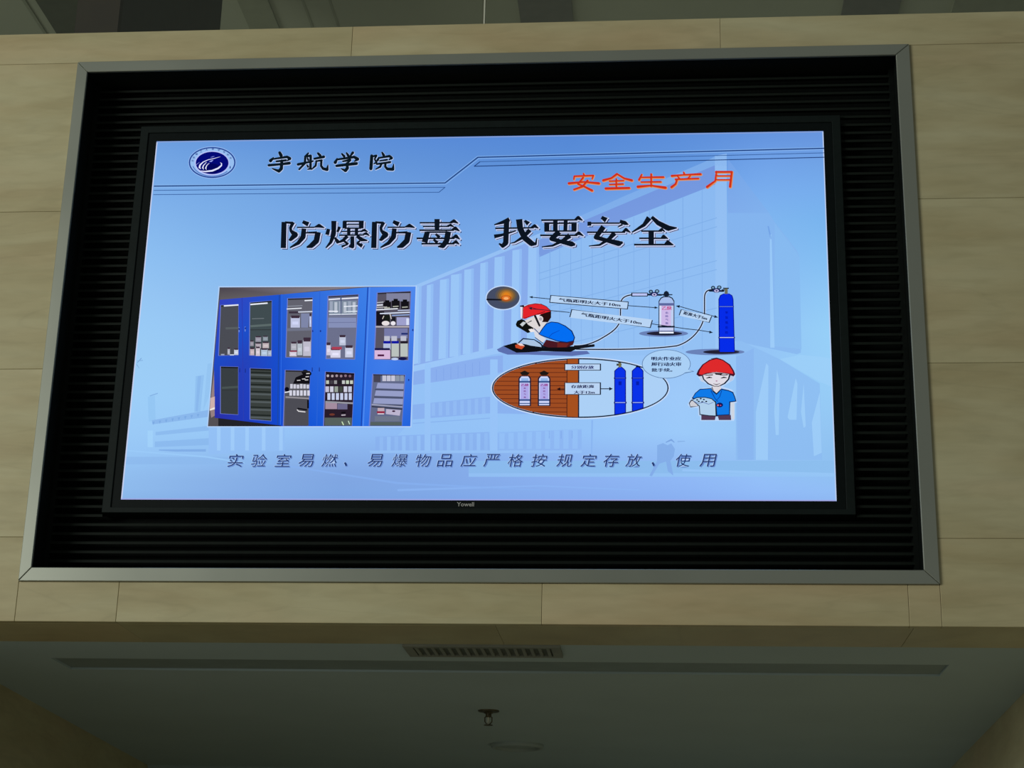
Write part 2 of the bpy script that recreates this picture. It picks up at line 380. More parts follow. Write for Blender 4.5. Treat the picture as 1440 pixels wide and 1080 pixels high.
class Art:
    """flat picture elements of the slide, collected as coloured polygons"""
    def __init__(s, sc=1.0, ox=0.0, oy=0.0):
        s.v = []; s.f = []; s.c = []; s.sc = sc; s.ox = ox; s.oy = oy; s.L = 1
    def frame(s, ox, oy, sc):
        s.ox, s.oy, s.sc = ox, oy, sc; return s
    def px(s, p): return (s.ox+p[0]/s.sc, s.oy+p[1]/s.sc)
    def _add(s, pts, faces, col, L, cols=None):
        b = len(s.v)
        for p in pts:
            x, zz = P(*p); s.v.append((min(max(x, 0), W), -L*0.00012, min(max(zz, 0), H)))
        for f in faces:
            s.f.append([b+i for i in f]); s.c.append([s2l(cols[i]) if cols else s2l(col) for i in f])
    def poly(s, pts, col, L=None, cols=None):
        q = [s.px(p) for p in pts]
        if len(q) <= 4 and not cols and False:
            fs = [tuple(range(len(q)))]
        else:
            fs = geometry.tessellate_polygon([[Vector((a, b, 0)) for a, b in q]])
        s._add(q, fs, col, L or s.L, cols)
    def rect(s, x0, y0, x1, y1, col, L=None): s.poly([(x0, y0), (x1, y0), (x1, y1), (x0, y1)], col, L)
    def ell(s, cx, cy, rx, ry, col, L=None, n=40, a0=0, a1=2*math.pi, clip=None):
        pts = [(cx+rx*math.cos(a0+(a1-a0)*k/n), cy+ry*math.sin(a0+(a1-a0)*k/n)) for k in range(n)]
        s.poly(pts, col, L)
    def stroke(s, pts, col, L=None, w=None, dx=0, dy=0, grow=0, cap=True):
        """pts: (x, y, width) or (x, y) with w; in frame units"""
        q = [(p[0]+dx, p[1]+dy, (p[2] if len(p) > 2 else w)+grow) for p in pts]
        sc = s.sc
        for a, b in zip(q, q[1:]):
            d = Vector((b[0]-a[0], b[1]-a[1]))
            if d.length < 1e-6: continue
            n = Vector((-d.y, d.x)).normalized()
            pp = [(a[0]+n.x*a[2]/2, a[1]+n.y*a[2]/2), (b[0]+n.x*b[2]/2, b[1]+n.y*b[2]/2),
                  (b[0]-n.x*b[2]/2, b[1]-n.y*b[2]/2), (a[0]-n.x*a[2]/2, a[1]-n.y*a[2]/2)]
            s._add([s.px(p) for p in pp], [(0, 1, 2, 3)], col, L or s.L)
        rng = range(len(q)) if cap else range(1, len(q)-1)
        for k in rng:
            x, y, ww = q[k]
            if ww/sc > 0.5:
                n = 8
                s._add([s.px((x+ww/2*math.cos(2*math.pi*i/n), y+ww/2*math.sin(2*math.pi*i/n))) for i in range(n)], [tuple(range(n))], col, L or s.L)
    def ellline(s, cx, cy, rx, ry, w, col, L=None, n=48, a0=0, a1=360):
        s.stroke([(cx+rx*math.cos(math.radians(a0+(a1-a0)*k/n)), cy+ry*math.sin(math.radians(a0+(a1-a0)*k/n)), w) for k in range(n+1)], col, L, cap=False)
    def arrow(s, x, y, ang, l, w, col, L=None):
        a = math.radians(ang); c, d = math.cos(a), math.sin(a)
        s.poly([(x, y), (x-l*c-w*d, y-l*d+w*c), (x-l*c+w*d, y-l*d-w*c)], col, L)
    def text(s, body, quad, col, L=None, bold=0.0, grow=0.0):
        """the string's bounding box mapped to quad tl, tr, br, bl (frame units)"""
        vs, fs = glyphs(body, bold)
        x0 = min(v[0] for v in vs); x1 = max(v[0] for v in vs); y0 = min(v[1] for v in vs); y1 = max(v[1] for v in vs)
        q = [Vector(s.px(p)) for p in quad]
        for sh in ((-grow, grow) if grow else (0,)):
          out = []
          for x, y in vs:
            a = (x-x0)/(x1-x0); b = (y1-y)/(y1-y0)
            p = q[0]*(1-a)*(1-b)+q[1]*a*(1-b)+q[2]*a*b+q[3]*(1-a)*b
            out.append((p.x+sh, p.y))
          s._add(out, fs, col, L or s.L)
    def build(s, name, parent, label=None):
        me = bpy.data.meshes.new(name); me.from_pydata(s.v, [], s.f); me.materials.append(SCREEN)
        at = me.color_attributes.new('Col', 'FLOAT_COLOR', 'CORNER')
        i = 0
        for c in s.c:
            for k in c:
                at.data[i].color = (k[0], k[1], k[2], 1); i += 1
        o = bpy.data.objects.new(name, me); C.objects.link(o); o.parent = parent
        if parent is tv: o.matrix_parent_inverse = Matrix.Translation(tv.location).inverted()
        if label: o['label'] = label
        return o
_gl = {}
def glyphs(body, bold=0.0):
    if (body, bold) in _gl: return _gl[(body, bold)]
    c = bpy.data.curves.new('t', 'FONT'); c.body = body; c.offset = bold; c.resolution_u = 2
    o = bpy.data.objects.new('t', c); C.objects.link(o); bpy.context.view_layer.update()
    e = o.evaluated_get(bpy.context.evaluated_depsgraph_get()); m = e.to_mesh()
    r = ([(v.co.x, v.co.y) for v in m.vertices], [tuple(p.vertices) for p in m.polygons])
    e.to_mesh_clear(); bpy.data.objects.remove(o); bpy.data.curves.remove(c)
    _gl[(body, bold)] = r; return r

# ---- display: background colours of the slide
GY = [190, 225, 265, 310, 360, 410, 460, 510, 560, 610, 645, 670, 690, 706]
GX = [180, 330, 480, 640, 800, 960, 1070, 1176]
ROWS = [
 [(110,160,225),(100,150,220),(92,143,216),(88,138,215),(85,136,214),(92,142,218),(100,148,222),(105,150,222)],
 [(118,168,230),(110,160,224),(100,150,218),(95,145,216),(90,142,216),(98,150,222),(112,162,232),(112,162,228)],
 [(124,174,234),(118,168,228),(110,160,224),(104,153,222),(102,150,224),(112,162,232),(120,172,238),(118,172,236)],
 [(134,184,238),(124,174,232),(118,166,230),(114,163,228),(118,166,232),(130,180,238),(128,182,240),(120,180,238)],
 [(142,192,242),(134,184,238),(126,176,234),(124,173,234),(130,178,238),(138,186,242),(134,186,242),(130,190,242)],
 [(150,198,244),(142,190,240),(136,184,238),(138,186,242),(140,188,242),(144,190,244),(140,190,244),(142,200,246)],
 [(154,203,246),(150,198,244),(146,192,242),(144,190,244),(148,192,246),(150,196,246),(148,196,246),(150,208,248)],
 [(156,205,246),(155,202,246),(148,194,244),(142,186,244),(150,194,246),(154,198,248),(148,196,246),(152,208,248)],
 [(157,206,248),(156,204,247),(150,194,246),(142,186,244),(150,194,246),(158,202,250),(150,198,246),(150,204,246)],
 [(155,202,247),(152,200,247),(146,190,246),(142,188,246),(148,194,248),(156,202,250),(152,200,246),(146,196,242)],
 [(150,197,245),(144,188,240),(136,176,234),(134,174,234),(142,182,242),(146,188,244),(148,194,244),(142,192,240)],
 [(144,188,238),(136,176,230),(128,166,226),(132,170,232),(140,178,242),(144,184,246),(148,192,248),(144,192,242)],
 [(142,186,236),(134,174,230),(126,166,226),(130,170,232),(136,174,238),(140,180,244),(146,188,248),(146,190,246)],
 [(136,180,232),(128,170,228),(122,162,224),(126,166,232),(132,170,236),(136,174,240),(140,180,244),(142,184,242)]]
screen = Art()
vs = []; fs = []; cols = []
NX_, NY_ = 48, 40
def bgcol(u, v):
    u = min(max(u, GX[0]), GX[-1]); v = min(max(v, GY[0]), GY[-1])
    i = max(k for k in range(len(GX)-1) if GX[k] <= u); j = max(k for k in range(len(GY)-1) if GY[k] <= v)
    a = (u-GX[i])/(GX[i+1]-GX[i]); b = (v-GY[j])/(GY[j+1]-GY[j])
    return tuple((ROWS[j][i][k]*(1-a)+ROWS[j][i+1][k]*a)*(1-b)+(ROWS[j+1][i][k]*(1-a)+ROWS[j+1][i+1][k]*a)*b for k in range(3))
for j_ in range(NY_+1):
    for i_ in range(NX_+1):
        x = W*i_/NX_; zz = H*j_/NY_
        vs.append((x, 0.0, zz)); cols.append(bgcol(*PI_(x, zz)))
screen.v = vs
for j_ in range(NY_):
    for i_ in range(NX_):
        a = j_*(NX_+1)+i_; q = [a, a+1, a+NX_+2, a+NX_+1]
        screen.f.append(q); screen.c.append([s2l(cols[k]) for k in q])
disp = screen.build('display', tv, 'lit display with a pale blue sky slide')

# ---- faint building in the slide's backdrop
b = Art()
FASC = (152, 194, 244); SOF = (118, 148, 220); GLZ = (146, 192, 244); MUL = (122, 168, 228); SIDE = (132, 176, 236)
b.frame(760, 200, 4.8)
b.poly([(-20, 640), (240, 510), (560, 365), (1110, 130), (1180, 92), (1255, 78), (1255, 160), (1175, 158), (330, 512), (-60, 690)], (132, 178, 236), 2)
b.poly([(1175, 90), (1255, 76), (1262, 1440), (1180, 1440)], (158, 200, 247), 2)
b.poly([(300, 525), (760, 330), (1175, 155), (1178, 285), (560, 525), (-200, 860), (-700, 1080), (-700, 960)], SOF, 3)
b.poly([(1178, 285), (1182, 1440), (-60, 1440), (-60, 800), (560, 525), (760, 450)], (148, 193, 244), 3)
for i, x in enumerate((-5, 65, 130, 205, 275, 350, 430, 525, 630, 735, 840, 960, 1090)):
    top = 285 + (1178-x)*0.40
    b.stroke([(x, top, 4), (x+2, 1400, 4)], MUL if i % 2 else (130, 176, 234), 4, cap=False)
for (ya, yb) in ((880, 510), (925, 570), (1120, 800), (1170, 860), (1400, 1120)):
    b.stroke([(-40, ya+15, 5), (1190, yb, 5)], (126, 172, 230), 4, cap=False)
b.frame(1000, 200, 4.32)
b.poly([(100, 100), (350, 430), (100, 430)], SIDE, 2, cols=[(120, 165, 232), (130, 176, 236), (128, 170, 234)])
b.poly([(98, 430), (350, 430), (380, 480), (520, 660), (535, 700), (545, 1280), (520, 1290), (98, 1200)], (134, 180, 238), 2)
b.stroke([(360, 560, 10), (372, 1250, 26)], (160, 206, 250), 4, cap=False)
b.stroke([(345, 510, 8), (362, 590, 10)], (110, 155, 225), 4, cap=False)
b.poly([(385, 495), (520, 672), (535, 705), (548, 1260), (385, 1240)], (136, 186, 240), 3)
b.frame(960, 440, 4)
b.poly([(545, 262), (660, 238), (780, 250), (835, 260), (845, 420), (770, 390)], (158, 208, 249), 3)
b.poly([(300, 160), (330, 160), (540, 260), (770, 400), (785, 830), (300, 830)], (140, 187, 241), 3)
b.poly([(300, 250), (400, 200), (400, 830), (310, 830)], (134, 178, 238), 4)
for q in ([(470, 285), (412, 560), (412, 830), (480, 830), (482, 300)], [(530, 320), (515, 560), (524, 690), (540, 690), (546, 400)],
          [(635, 370), (590, 590), (600, 604), (640, 604), (645, 400)], [(680, 400), (665, 560), (680, 650), (692, 640)], [(770, 450), (726, 620), (738, 810), (782, 790)]):
    b.poly(q, (160, 206, 249), 5)
b.rect(-1200, 835, 860, 905, (140, 190, 238), 3)
b.rect(-1200, 905, 862, 925, (150, 198, 247), 4)
b.frame(580, 340, 6)
b.poly([(20, 385), (840, 45), (1010, -20), (1010, 880), (700, 900), (10, 1060)], (136, 168, 234), 4)
b.poly([(30, 365), (1080, -75), (1080, -40), (840, 60), (30, 395)], (158, 199, 247), 5)
for i, (xa, xb, yt) in enumerate(((25, 80, 375), (125, 180, 355), (235, 312, 310), (328, 418, 268), (440, 520, 225), (575, 640, 170), (695, 780, 120), (845, 925, 60), (980, 1070, 10))):
    yb = 1040-(xa*0.2)
    b.poly([(xa, yt+12), (xb, yt), (xb-8, yb-10), (xa-12, yb)], (162, 204, 250), 5)
    b.poly([(xb-22, yt), (xb, yt), (xb-8, yb-10), (xb-28, yb)], (150, 191, 246), 6)
b.poly([(5, 1050), (700, 895), (1010, 870), (1010, 905), (700, 950), (5, 1100)], (160, 202, 250), 6)
b.frame(560, 500, 5.142)
b.poly([(110, 105), (660, 10), (760, 0), (760, 120), (660, 140), (110, 215)], (136, 170, 236), 5)
b.poly([(110, 215), (660, 140), (760, 130), (760, 300), (660, 300), (110, 358)], (150, 196, 247), 5)
b.poly([(110, 358), (660, 300), (900, 330), (980, 425), (660, 420), (110, 465)], (136, 174, 238), 5)
b.poly([(110, 465), (660, 420), (1400, 450), (1400, 540), (660, 555), (0, 580)], (150, 196, 247), 5)
b.poly([(-160, 590), (660, 555), (660, 680), (-160, 700)], (136, 176, 238), 5)
b.poly([(720, 562), (1330, 530), (1330, 680), (720, 680)], (140, 182, 242), 5)
b.poly([(110, 490), (700, 450), (700, 456), (110, 497)], (134, 176, 236), 6)
for k in range(15):
    x = -130+k*54
    if 170 < x < 240: continue
    b.rect(x, 592-k*2, x+26, 690, (150, 194, 247) if k % 2 else (144, 186, 243), 6)
for k in range(9):
    b.rect(735+k*66, 565-k*3, 735+k*66+38, 678, (148, 192, 247), 6)
for k in range(8):
    b.poly([(245+k*52, 348-k*5), (270+k*52, 345-k*5), (270+k*52, 438-k*2), (245+k*52, 440-k*2)], (146, 186, 243), 6)
for k in range(7):
    b.stroke([(280+k*52, 100-k*9, 4), (280+k*52, 185-k*7, 4)], (122, 156, 228), 6, cap=False)
for xa, xb, yt in ((195, 238, 60), (668, 722, 30)):
    b.rect(xa, yt, xb, 690, (156, 200, 250), 7)
b.rect(-200, 690, 1330, 708, (152, 196, 247), 7)
b.frame(170, 500, 5.144)
b.poly([(228, 470), (640, 395), (640, 445), (232, 500)], (132, 176, 232), 5)
b.poly([(255, 555), (640, 510), (640, 545), (255, 580)], (136, 182, 236), 5)
b.poly([(250, 625), (640, 600), (640, 650), (250, 665)], (136, 182, 236), 5)
b.poly([(280, 682), (620, 680), (620, 698), (400, 698), (280, 690)], (122, 166, 226), 6)
b.rect(198, 545, 236, 665, (164, 212, 251), 6)
for k in range(8):
    b.poly([(232+k*46, 482-k*8), (250+k*46, 479-k*8), (240+k*46, 505-k*8)], (112, 158, 220), 6)
b.poly([(198, 300), (250, 290), (255, 470), (205, 480)], (146, 196, 242), 3)
b.poly([(545, 150), (605, 140), (580, 405), (535, 410)], (140, 188, 238), 3)
b.poly([(560, 150), (585, 148), (560, 405), (545, 405)], (130, 176, 232), 4)
b.poly([(630, 60), (680, 50), (640, 300), (600, 400)], (146, 194, 240), 3)
b.poly([(640, 520), (1190, 520), (1190, 690), (640, 720)], (146, 190, 245), 5)
for x in (700, 800, 905, 1025, 1150):
    b.rect(x, 522, x+26, 690, (163, 206, 251), 7)
b.poly([(40, 735), (780, 735), (1100, 760), (1100, 790), (30, 790)], (140, 184, 236), 3)
b.stroke([(50, 690, 10), (620, 735, 12), (900, 780, 8)], (156, 204, 250), 4, cap=False)
b.stroke([(120, 55, 4), (150, 20, 6)], (110, 150, 205), 4); b.stroke([(120, 40, 4), (160, 35, 5)], (118, 158, 210), 4); b.stroke([(118, 65, 5), (135, 92, 3)], (112, 150, 205), 4)
b.stroke([(215, 293, 7), (268, 275, 7)], (122, 166, 220), 4)
b.frame(760, 580, 4.8)
b.poly([(790, 225), (830, 210), (860, 225), (885, 212), (910, 250), (902, 300), (880, 330), (900, 430), (862, 400), (850, 335), (805, 350), (755, 435), (738, 430), (790, 330)], (126, 168, 228), 5)
b.stroke([(850, 205, 6), (885, 188, 12), (905, 205, 5)], (112, 152, 215), 6); b.stroke([(930, 200, 8), (975, 198, 6)], (130, 172, 226), 6)
b.poly([(345, 55), (358, 55), (352, 285), (345, 285)], (134, 178, 240), 5)
b.poly([(0, 125), (275, 118), (270, 255), (0, 262)], (140, 180, 242), 5)
for x in (60, 140, 215): b.rect(x, 128, x+6, 180, (122, 162, 230), 6)
b.frame(0, 0, 1)
b.stroke([(400, 655, 2), (560, 680, 3), (760, 690, 2)], (134, 176, 240), 4, cap=False)
b.stroke([(560, 690, 3), (760, 684, 2), (900, 690, 2)], (140, 182, 244), 4, cap=False)
b.stroke([(960, 662, 3), (1172, 668, 4)], (152, 200, 247), 4, cap=False)
def l2s(v): return 255*(v*12.92 if v <= 0.0031308 else 1.055*v**(1/2.4)-0.055)
for fi, f in enumerate(b.f):
    nc = []
    for vi, col in zip(f, b.c[fi]):
        base = bgcol(*PI_(b.v[vi][0], b.v[vi][2])); cc = [l2s(x) for x in col]
        nc.append(s2l([x*0.72+y*0.28 for x, y in zip(cc, base)]))
    b.c[fi] = nc
b.build('backdrop_picture', disp, 'faint pale blue picture of a modern campus building')

# pale border of the picture
e = Art()
e.stroke([(220.6, 199, 1.5), (172, 703, 1.8)], (196, 206, 236), 4, cap=False)
e.stroke([(1156.4, 185, 1.5), (1175.8, 705, 1.8)], (186, 205, 240), 4, cap=False)
e.stroke([(171, 702.6, 2.2), (1176, 705.0, 2.2)], (158, 166, 226), 4, cap=False)
e.stroke([(220, 198.6, 1.2), (1157, 185.2, 1.2)], (140, 160, 210), 4, cap=False)
e.build('edge_line', disp, 'thin pale line round the slide')

# ---- ruled lines
r = Art()
NAV = (30, 62, 122); NV2 = (52, 92, 156)
def rl(p, w, c): r.stroke([(x, y, w) for x, y in p], c, 8)
rl([(217, 261), (626, 256.8), (672, 220.8), (1158, 208.6), ], 1.5, NAV)
rl([(216.5, 267), (626, 263)], 0.9, NV2); rl([(626, 263), (617.5, 270)], 1.1, NV2); rl([(617.5, 270), (216, 273)], 0.9, NV2)
rl([(1158, 215), (675, 227)], 0.9, NV2); rl([(675, 227), (667, 233.4)], 1.2, NAV); rl([(667, 233.4), (1158, 221.2)], 1.2, NAV)
r.stroke([(217, 259.6, 0.6), (625, 255.6, 0.6), (671, 219.4, 0.6), (1158, 207.2, 0.6)], (140, 185, 240), 7)
r.stroke([(217, 262.8, 0.7), (627, 258.6, 0.7), (673, 222.6, 0.7), (1158, 210.4, 0.7)], (140, 185, 240), 7)
r.build('ruled_lines', disp, 'thin dark blue stepped rules')

# ---- round emblem
m_ = Art(14.4, 250, 200)
m_.ell(697, 400, 486, 330, (150, 188, 242), 8); m_.ell(697, 400, 474, 316, (34, 70, 150), 9); m_.ell(697, 400, 446, 290, (150, 190, 240), 10)
m_.ell(695, 412, 352, 250, (184, 194, 250), 11); m_.ell(697, 410, 332, 228, (4, 10, 118), 12)
m_.ell(690, 520, 180, 100, (2, 6, 92), 13, n=24)
WH = (226, 230, 255)
m_.stroke([(465, 530, 10), (440, 500, 34), (455, 450, 30), (520, 390, 18), (620, 345, 14), (740, 320, 12), (860, 285, 4)], WH, 15)
m_.stroke([(525, 540, 10), (508, 510, 28), (520, 465, 20), (580, 400, 10)], WH, 15)
m_.stroke([(580, 545, 8), (568, 515, 26), (585, 465, 16), (640, 415, 6)], WH, 15)
m_.stroke([(430, 570, 6), (560, 585, 26), (700, 570, 34), (820, 520, 32), (885, 465, 26), (890, 425, 18), (862, 400, 6)], WH, 15)
m_.stroke([(665, 298, 6), (710, 285, 16), (745, 275, 4)], (120, 130, 215), 15)
m_.stroke([(640, 385, 6), (680, 375, 30), (720, 350, 6)], (150, 160, 235), 14)
m_.stroke([(365, 455, 8), (440, 395, 6)], (150, 160, 235), 14)
for k, a in enumerate((-172, -158, -142, -124, -106, -88, -70, -52, -36, -20)):
    x = 697+400*math.cos(math.radians(a)); y = 402+272*math.sin(math.radians(a))
    m_.text('北京理工大学宇航院'[k % 9], [(x-24, y-20), (x+24, y-20), (x+24, y+20), (x-24, y+20)], (22, 48, 138), 14, 0.02)
m_.stroke([(1065, 480, 16), (1062, 515, 22)], (30, 50, 140), 14)
m_.ellline(697, 402, 402, 276, 16, (70, 105, 190), 13, 30, 40, 165)
m_.build('round_emblem', disp, 'round navy and white emblem at the top left of the slide')

# ---- hand drawn characters: lists of strokes (x, y, width)
def S(t): return [[tuple(float(c) for c in p.split(',')) for p in s.split()] for s in t.strip().split('\n')]
HEAD_FANG = S("""102,112,34 97,302,36
108,115,12 168,120,16
168,114,24 148,155,18 152,178,18 182,205,40 150,240,22 135,243,6
236,110,20 278,130,32
195,152,7 320,151,7
318,151,3 355,140,26 394,155,3
246,160,30 240,220,34 205,265,24 145,299,7
258,191,8 340,189,14
348,186,38 336,250,38 300,284,34 265,297,8""")
HEAD_A = [(HEAD_FANG, 0), (HEAD_FANG, 654), (S("""424,163,22 413,206,26
505,148,18 487,186,14
462,105,34 461,200,30 440,260,20 404,301,6
468,226,12 492,258,26
540,106,26 540,160,28
660,103,34 660,160,30
530,108,8 655,108,8
545,132,6 655,132,6
540,158,8 660,158,8
570,163,22 570,205,22
626,163,22 626,205,22
515,182,6 670,182,6
655,182,3 682,172,18 708,184,3
500,209,8 680,207,8
670,207,3 695,196,18 720,213,3
560,214,24 530,246,20 482,267,6
628,214,20 662,240,26 705,248,6
596,216,24 596,290,28 572,293,6
538,252,12 566,276,18
518,292,14 562,274,8
652,250,12 628,266,10
628,266,12 668,288,26"""), 0), (S("""1208,92,36 1208,178,30
1082,119,8 1320,119,8
1295,119,3 1330,107,24 1362,124,3
1105,146,7 1295,146,7
1275,146,3 1305,136,18 1332,150,3
1080,173,9 1330,173,9
1308,173,3 1340,160,26 1372,180,3
1138,186,34 1118,262,40
1130,187,9 1275,187,9
1290,182,38 1277,250,38 1250,288,30 1215,292,6
1060,232,10 1335,232,10
1310,232,3 1345,217,26 1374,240,3
1095,271,10 1335,271,10
1312,271,3 1345,258,22 1370,276,3
1198,200,12 1226,226,24
1182,240,12 1212,264,22"""), 0)]
HEAD_B = [(S("""188,94,28 140,116,22 78,134,5
85,160,9 365,156,8
338,156,3 370,143,24 398,160,3
168,104,36 162,265,36 140,288,26 112,270,6
78,219,26 130,209,18 235,178,5
258,94,44 265,160,40 298,228,40 348,270,38 378,275,14 387,230,4
336,172,30 290,222,22 225,262,8 195,269,3
298,104,12 326,128,32"""), 0), (S("""418,101,10 680,99,8
655,99,3 685,84,26 717,104,3
458,122,34 458,180,34
655,118,36 655,180,34
440,124,8 670,124,8
440,180,8 670,180,8
520,102,30 520,180,30
595,102,26 592,180,26
410,211,10 680,211,9
655,211,3 690,196,24 724,216,3
548,184,38 492,236,30 560,256,26 638,274,36 664,279,12
625,212,36 580,246,24 500,286,12 422,295,5"""), 0), (S("""853,80,20 888,102,36
765,112,24 766,142,26
775,123,8 985,123,8
985,110,22 1022,122,28 1048,134,4
1005,132,12 970,152,4
748,189,9 1025,189,8
1000,189,3 1030,170,24 1064,192,3
868,148,36 812,226,30 880,245,26 978,270,38 1008,262,10
948,194,34 910,236,24 840,281,12 762,289,4"""), 0), (S("""1198,84,38 1160,136,24 1072,190,6
1215,78,20 1262,122,32 1335,160,38 1398,158,5
1140,181,9 1290,181,8
1262,181,3 1288,168,18 1312,186,3
1212,180,36 1212,276,36
1125,233,9 1318,233,8
1280,233,3 1302,220,24 1334,237,3
1088,279,10 1365,279,10
1305,279,3 1332,262,26 1374,283,3"""), 0)]
def layer(h, sets, fx, col, L, dx=0, dy=0, grow=0, cap=True):
    h.frame(*fx)
    for ss, off in sets:
        for s_ in ss: h.stroke(s_, col, L, dx=dx+off, dy=dy, grow=grow, cap=cap)
def characters(name, strokes, bounds, fx, layers):
    # one object per character: strokes are dealt out by their centre
    for a, b_ in zip(bounds, bounds[1:]):
        mine = [s_ for s_ in strokes if a <= sum(q[0] for q in s_)/len(s_) < b_]
        h = Art()
        for col, L, dx, dy, grow in layers: layer(h, [(mine, 0)], fx, col, L, dx, dy, grow)
        h.build(name, disp)
for sets, fx in ((HEAD_A, (380, 290, 5.143)), (HEAD_B, (680, 290, 5.143))):
    for one in sets:
        h = Art()
        layer(h, [one], fx, (176, 198, 240), 8, 8, 7, 19, False)
        layer(h, [one], fx, (40, 48, 92), 9, 12, 10, 5, False)
        layer(h, [one], fx, (200, 210, 244), 10, 6, 5, 8, False)
        layer(h, [one], fx, (12, 20, 32), 11, 0, 0, 3, False)
        h.build('headline_character', disp)

COLLEGE = S("""218,92,24 232,118,28
160,140,12 134,166,28
158,150,12 288,130,20 312,146,26 288,168,5
188,172,14 275,162,18
118,208,20 210,200,18 308,188,24
238,165,22 234,238,28 212,262,26 150,238,6
482,96,12 460,124,20
455,126,18 450,190,18 398,246,14
452,128,14 504,120,20 502,238,20 476,246,6
388,200,22 525,170,12
474,142,12 482,160,16
470,205,10 480,222,16
572,98,18 592,120,24
538,148,16 625,130,22
556,168,14 550,212,16 512,246,8
556,170,12 606,162,16
602,164,18 600,215,18 620,240,22 655,248,26 664,205,4
792,104,14 812,126,22
835,96,14 850,120,22
892,92,22 868,124,12
748,148,12 730,182,28
748,155,14 905,132,22 936,152,28 905,174,5
800,172,12 868,160,20 838,192,12
742,214,20 925,192,26
838,190,20 842,235,26 824,258,26 784,240,5
1066,122,26 1058,240,28
1066,128,12 1108,120,18 1092,152,12 1110,182,16 1084,196,6
1162,92,14 1176,118,24
1132,138,12 1120,162,20
1130,142,12 1230,124,20 1248,142,24 1224,160,5
1140,168,10 1208,158,14
1112,198,14 1235,180,18
1156,192,16 1144,222,16 1102,246,6
1192,190,18 1190,222,18 1212,244,24 1260,246,26 1268,198,4""")
characters('college_character', COLLEGE, (0, 350, 700, 1000, 1500), (360, 200, 6.545), [((182, 200, 236), 8, 2, 3, 11), ((10, 24, 34), 9, 0, 0, 4)])

MONTH = S("""174,50,10 180,66,14
100,74,12 96,98,10
100,72,12 255,66,12 244,95,9
56,130,18 180,118,12 300,130,18
172,84,14 130,136,12 180,155,14 244,188,18
208,106,14 168,156,14 98,180,14
446,54,16 400,88,14 334,106,18
446,54,12 505,90,14 566,106,18
385,113,10 500,108,10
440,95,12 440,166,12
385,140,10 495,136,12
354,172,18 545,168,16
646,58,10 624,102,16
640,82,10 822,80,14
722,56,14 722,155,12
640,120,10 800,118,12
614,158,20 720,148,12 838,166,20
984,40,10 990,58,14
888,70,16 980,62,10 1122,56,16
935,72,8 950,92,12
1040,68,8 1020,92,12
918,98,12 1105,92,12
932,98,14 920,136,14 886,162,18
1250,35,12 1240,112,12 1174,160,18
1245,38,14 1375,38,14
1374,38,14 1360,158,18
1250,70,9 1362,70,9
1245,102,9 1362,102,9""")
characters('campaign_character', MONTH, (0, 320, 590, 860, 1150, 1500), (790, 235, 5.76), [((176, 160, 176), 8, 5, 5, 9), ((226, 134, 70), 9, 3, 4, 6), ((206, 48, 28), 10, 0, 0, 1)])

# ---- caption along the foot of the slide
CAP = [('实', 332.5), ('验', 365.5), ('室', 399.5), ('易', 432), ('燃', 465), ('、', 487), ('易', 529), ('爆', 563.5), ('物', 596), ('品', 627.5), ('应', 660.5), ('严', 692.5),
       ('格', 726), ('按', 759), ('规', 795), ('定', 829), ('存', 860), ('放', 892), ('、', 919), ('使', 961), ('用', 996)]
for ch, cx in CAP:
    ww, hh, cy = (10.5, 9.0, 648.2) if ch != '、' else (3.5, 3.0, 653.5)
    sk = 2.0; h = Art()
    def qd(dx, dy, g): return [(cx-ww-g+sk+dx, cy-hh-g+dy), (cx+ww+g+sk+dx, cy-hh-g+dy), (cx+ww+g-sk+dx, cy+hh+g+dy), (cx-ww-g-sk+dx, cy+hh+g+dy)]
    h.text(ch, qd(1.2, 1.2, 0), (104, 138, 204), 8, 0.012)
    h.text(ch, qd(-0.6, -0.3, 0), (178, 206, 246), 9, 0.006)
    h.text(ch, qd(0, 0, 0), (34, 56, 112), 10, 0.0)
    h.build('caption_character', disp)

# ---- photograph of the chemical cabinets
c = Art()
c.poly([(307.8, 402.4), (586.6, 401.6), (579.4, 601.6), (291.8, 601.4)], (178, 208, 248), 8)
c.poly([(309.3, 404), (585, 403), (578, 600), (293.4, 600)], (84, 80, 84), 9)
c.poly([(309.3, 404), (517, 403.3), (445, 409), (395, 414.5), (310, 421.5)], (84, 78, 82), 10, cols=[(74, 68, 78), (136, 128, 138), (128, 120, 130), (100, 94, 98), (96, 92, 94)])
c.poly([(302, 520), (303, 585), (298, 588), (296, 575)], (150, 128, 130), 10)
c.poly([(297, 560), (303, 558), (303, 575), (296, 576)], (206, 176, 172), 11)
c.poly([(296, 576), (303, 573), (303, 576), (296, 578)], (240, 232, 225), 12)
c.poly([(309.5, 421.5), (398, 413.8), (397, 600), (303, 588), (301.5, 515)], (25, 68, 200), 10, cols=[(52, 66, 190), (28, 84, 206), (14, 72, 205), (42, 46, 168), (30, 72, 196)])
c.poly([(308, 588.5), (396, 599), (396, 600), (308, 600)], (34, 34, 40), 11)
c.poly([(398, 413.8), (518, 404.0), (509, 600), (397, 600)], (30, 95, 220), 10, cols=[(40, 96, 214), (62, 128, 232), (30, 102, 222), (14, 74, 208)])
c.poly([(518, 404.0), (585, 403), (578, 600), (509, 600)], (66, 124, 232), 10, cols=[(66, 126, 232), (80, 138, 238), (34, 98, 220), (46, 112, 230)])
c.stroke([(393.5, 415, 1.8), (391.5, 598, 1.8)], (28, 72, 170), 12, cap=False)
c.stroke([(397, 414, 1.5), (395.5, 598, 1.5)], (44, 104, 226), 12, cap=False)
c.stroke([(517.8, 404, 1.4), (509, 600, 1.4)], (22, 62, 170), 12, cap=False)
c.stroke([(520.6, 404, 1.0), (511.8, 600, 1.0)], (90, 148, 244), 12, cap=False)
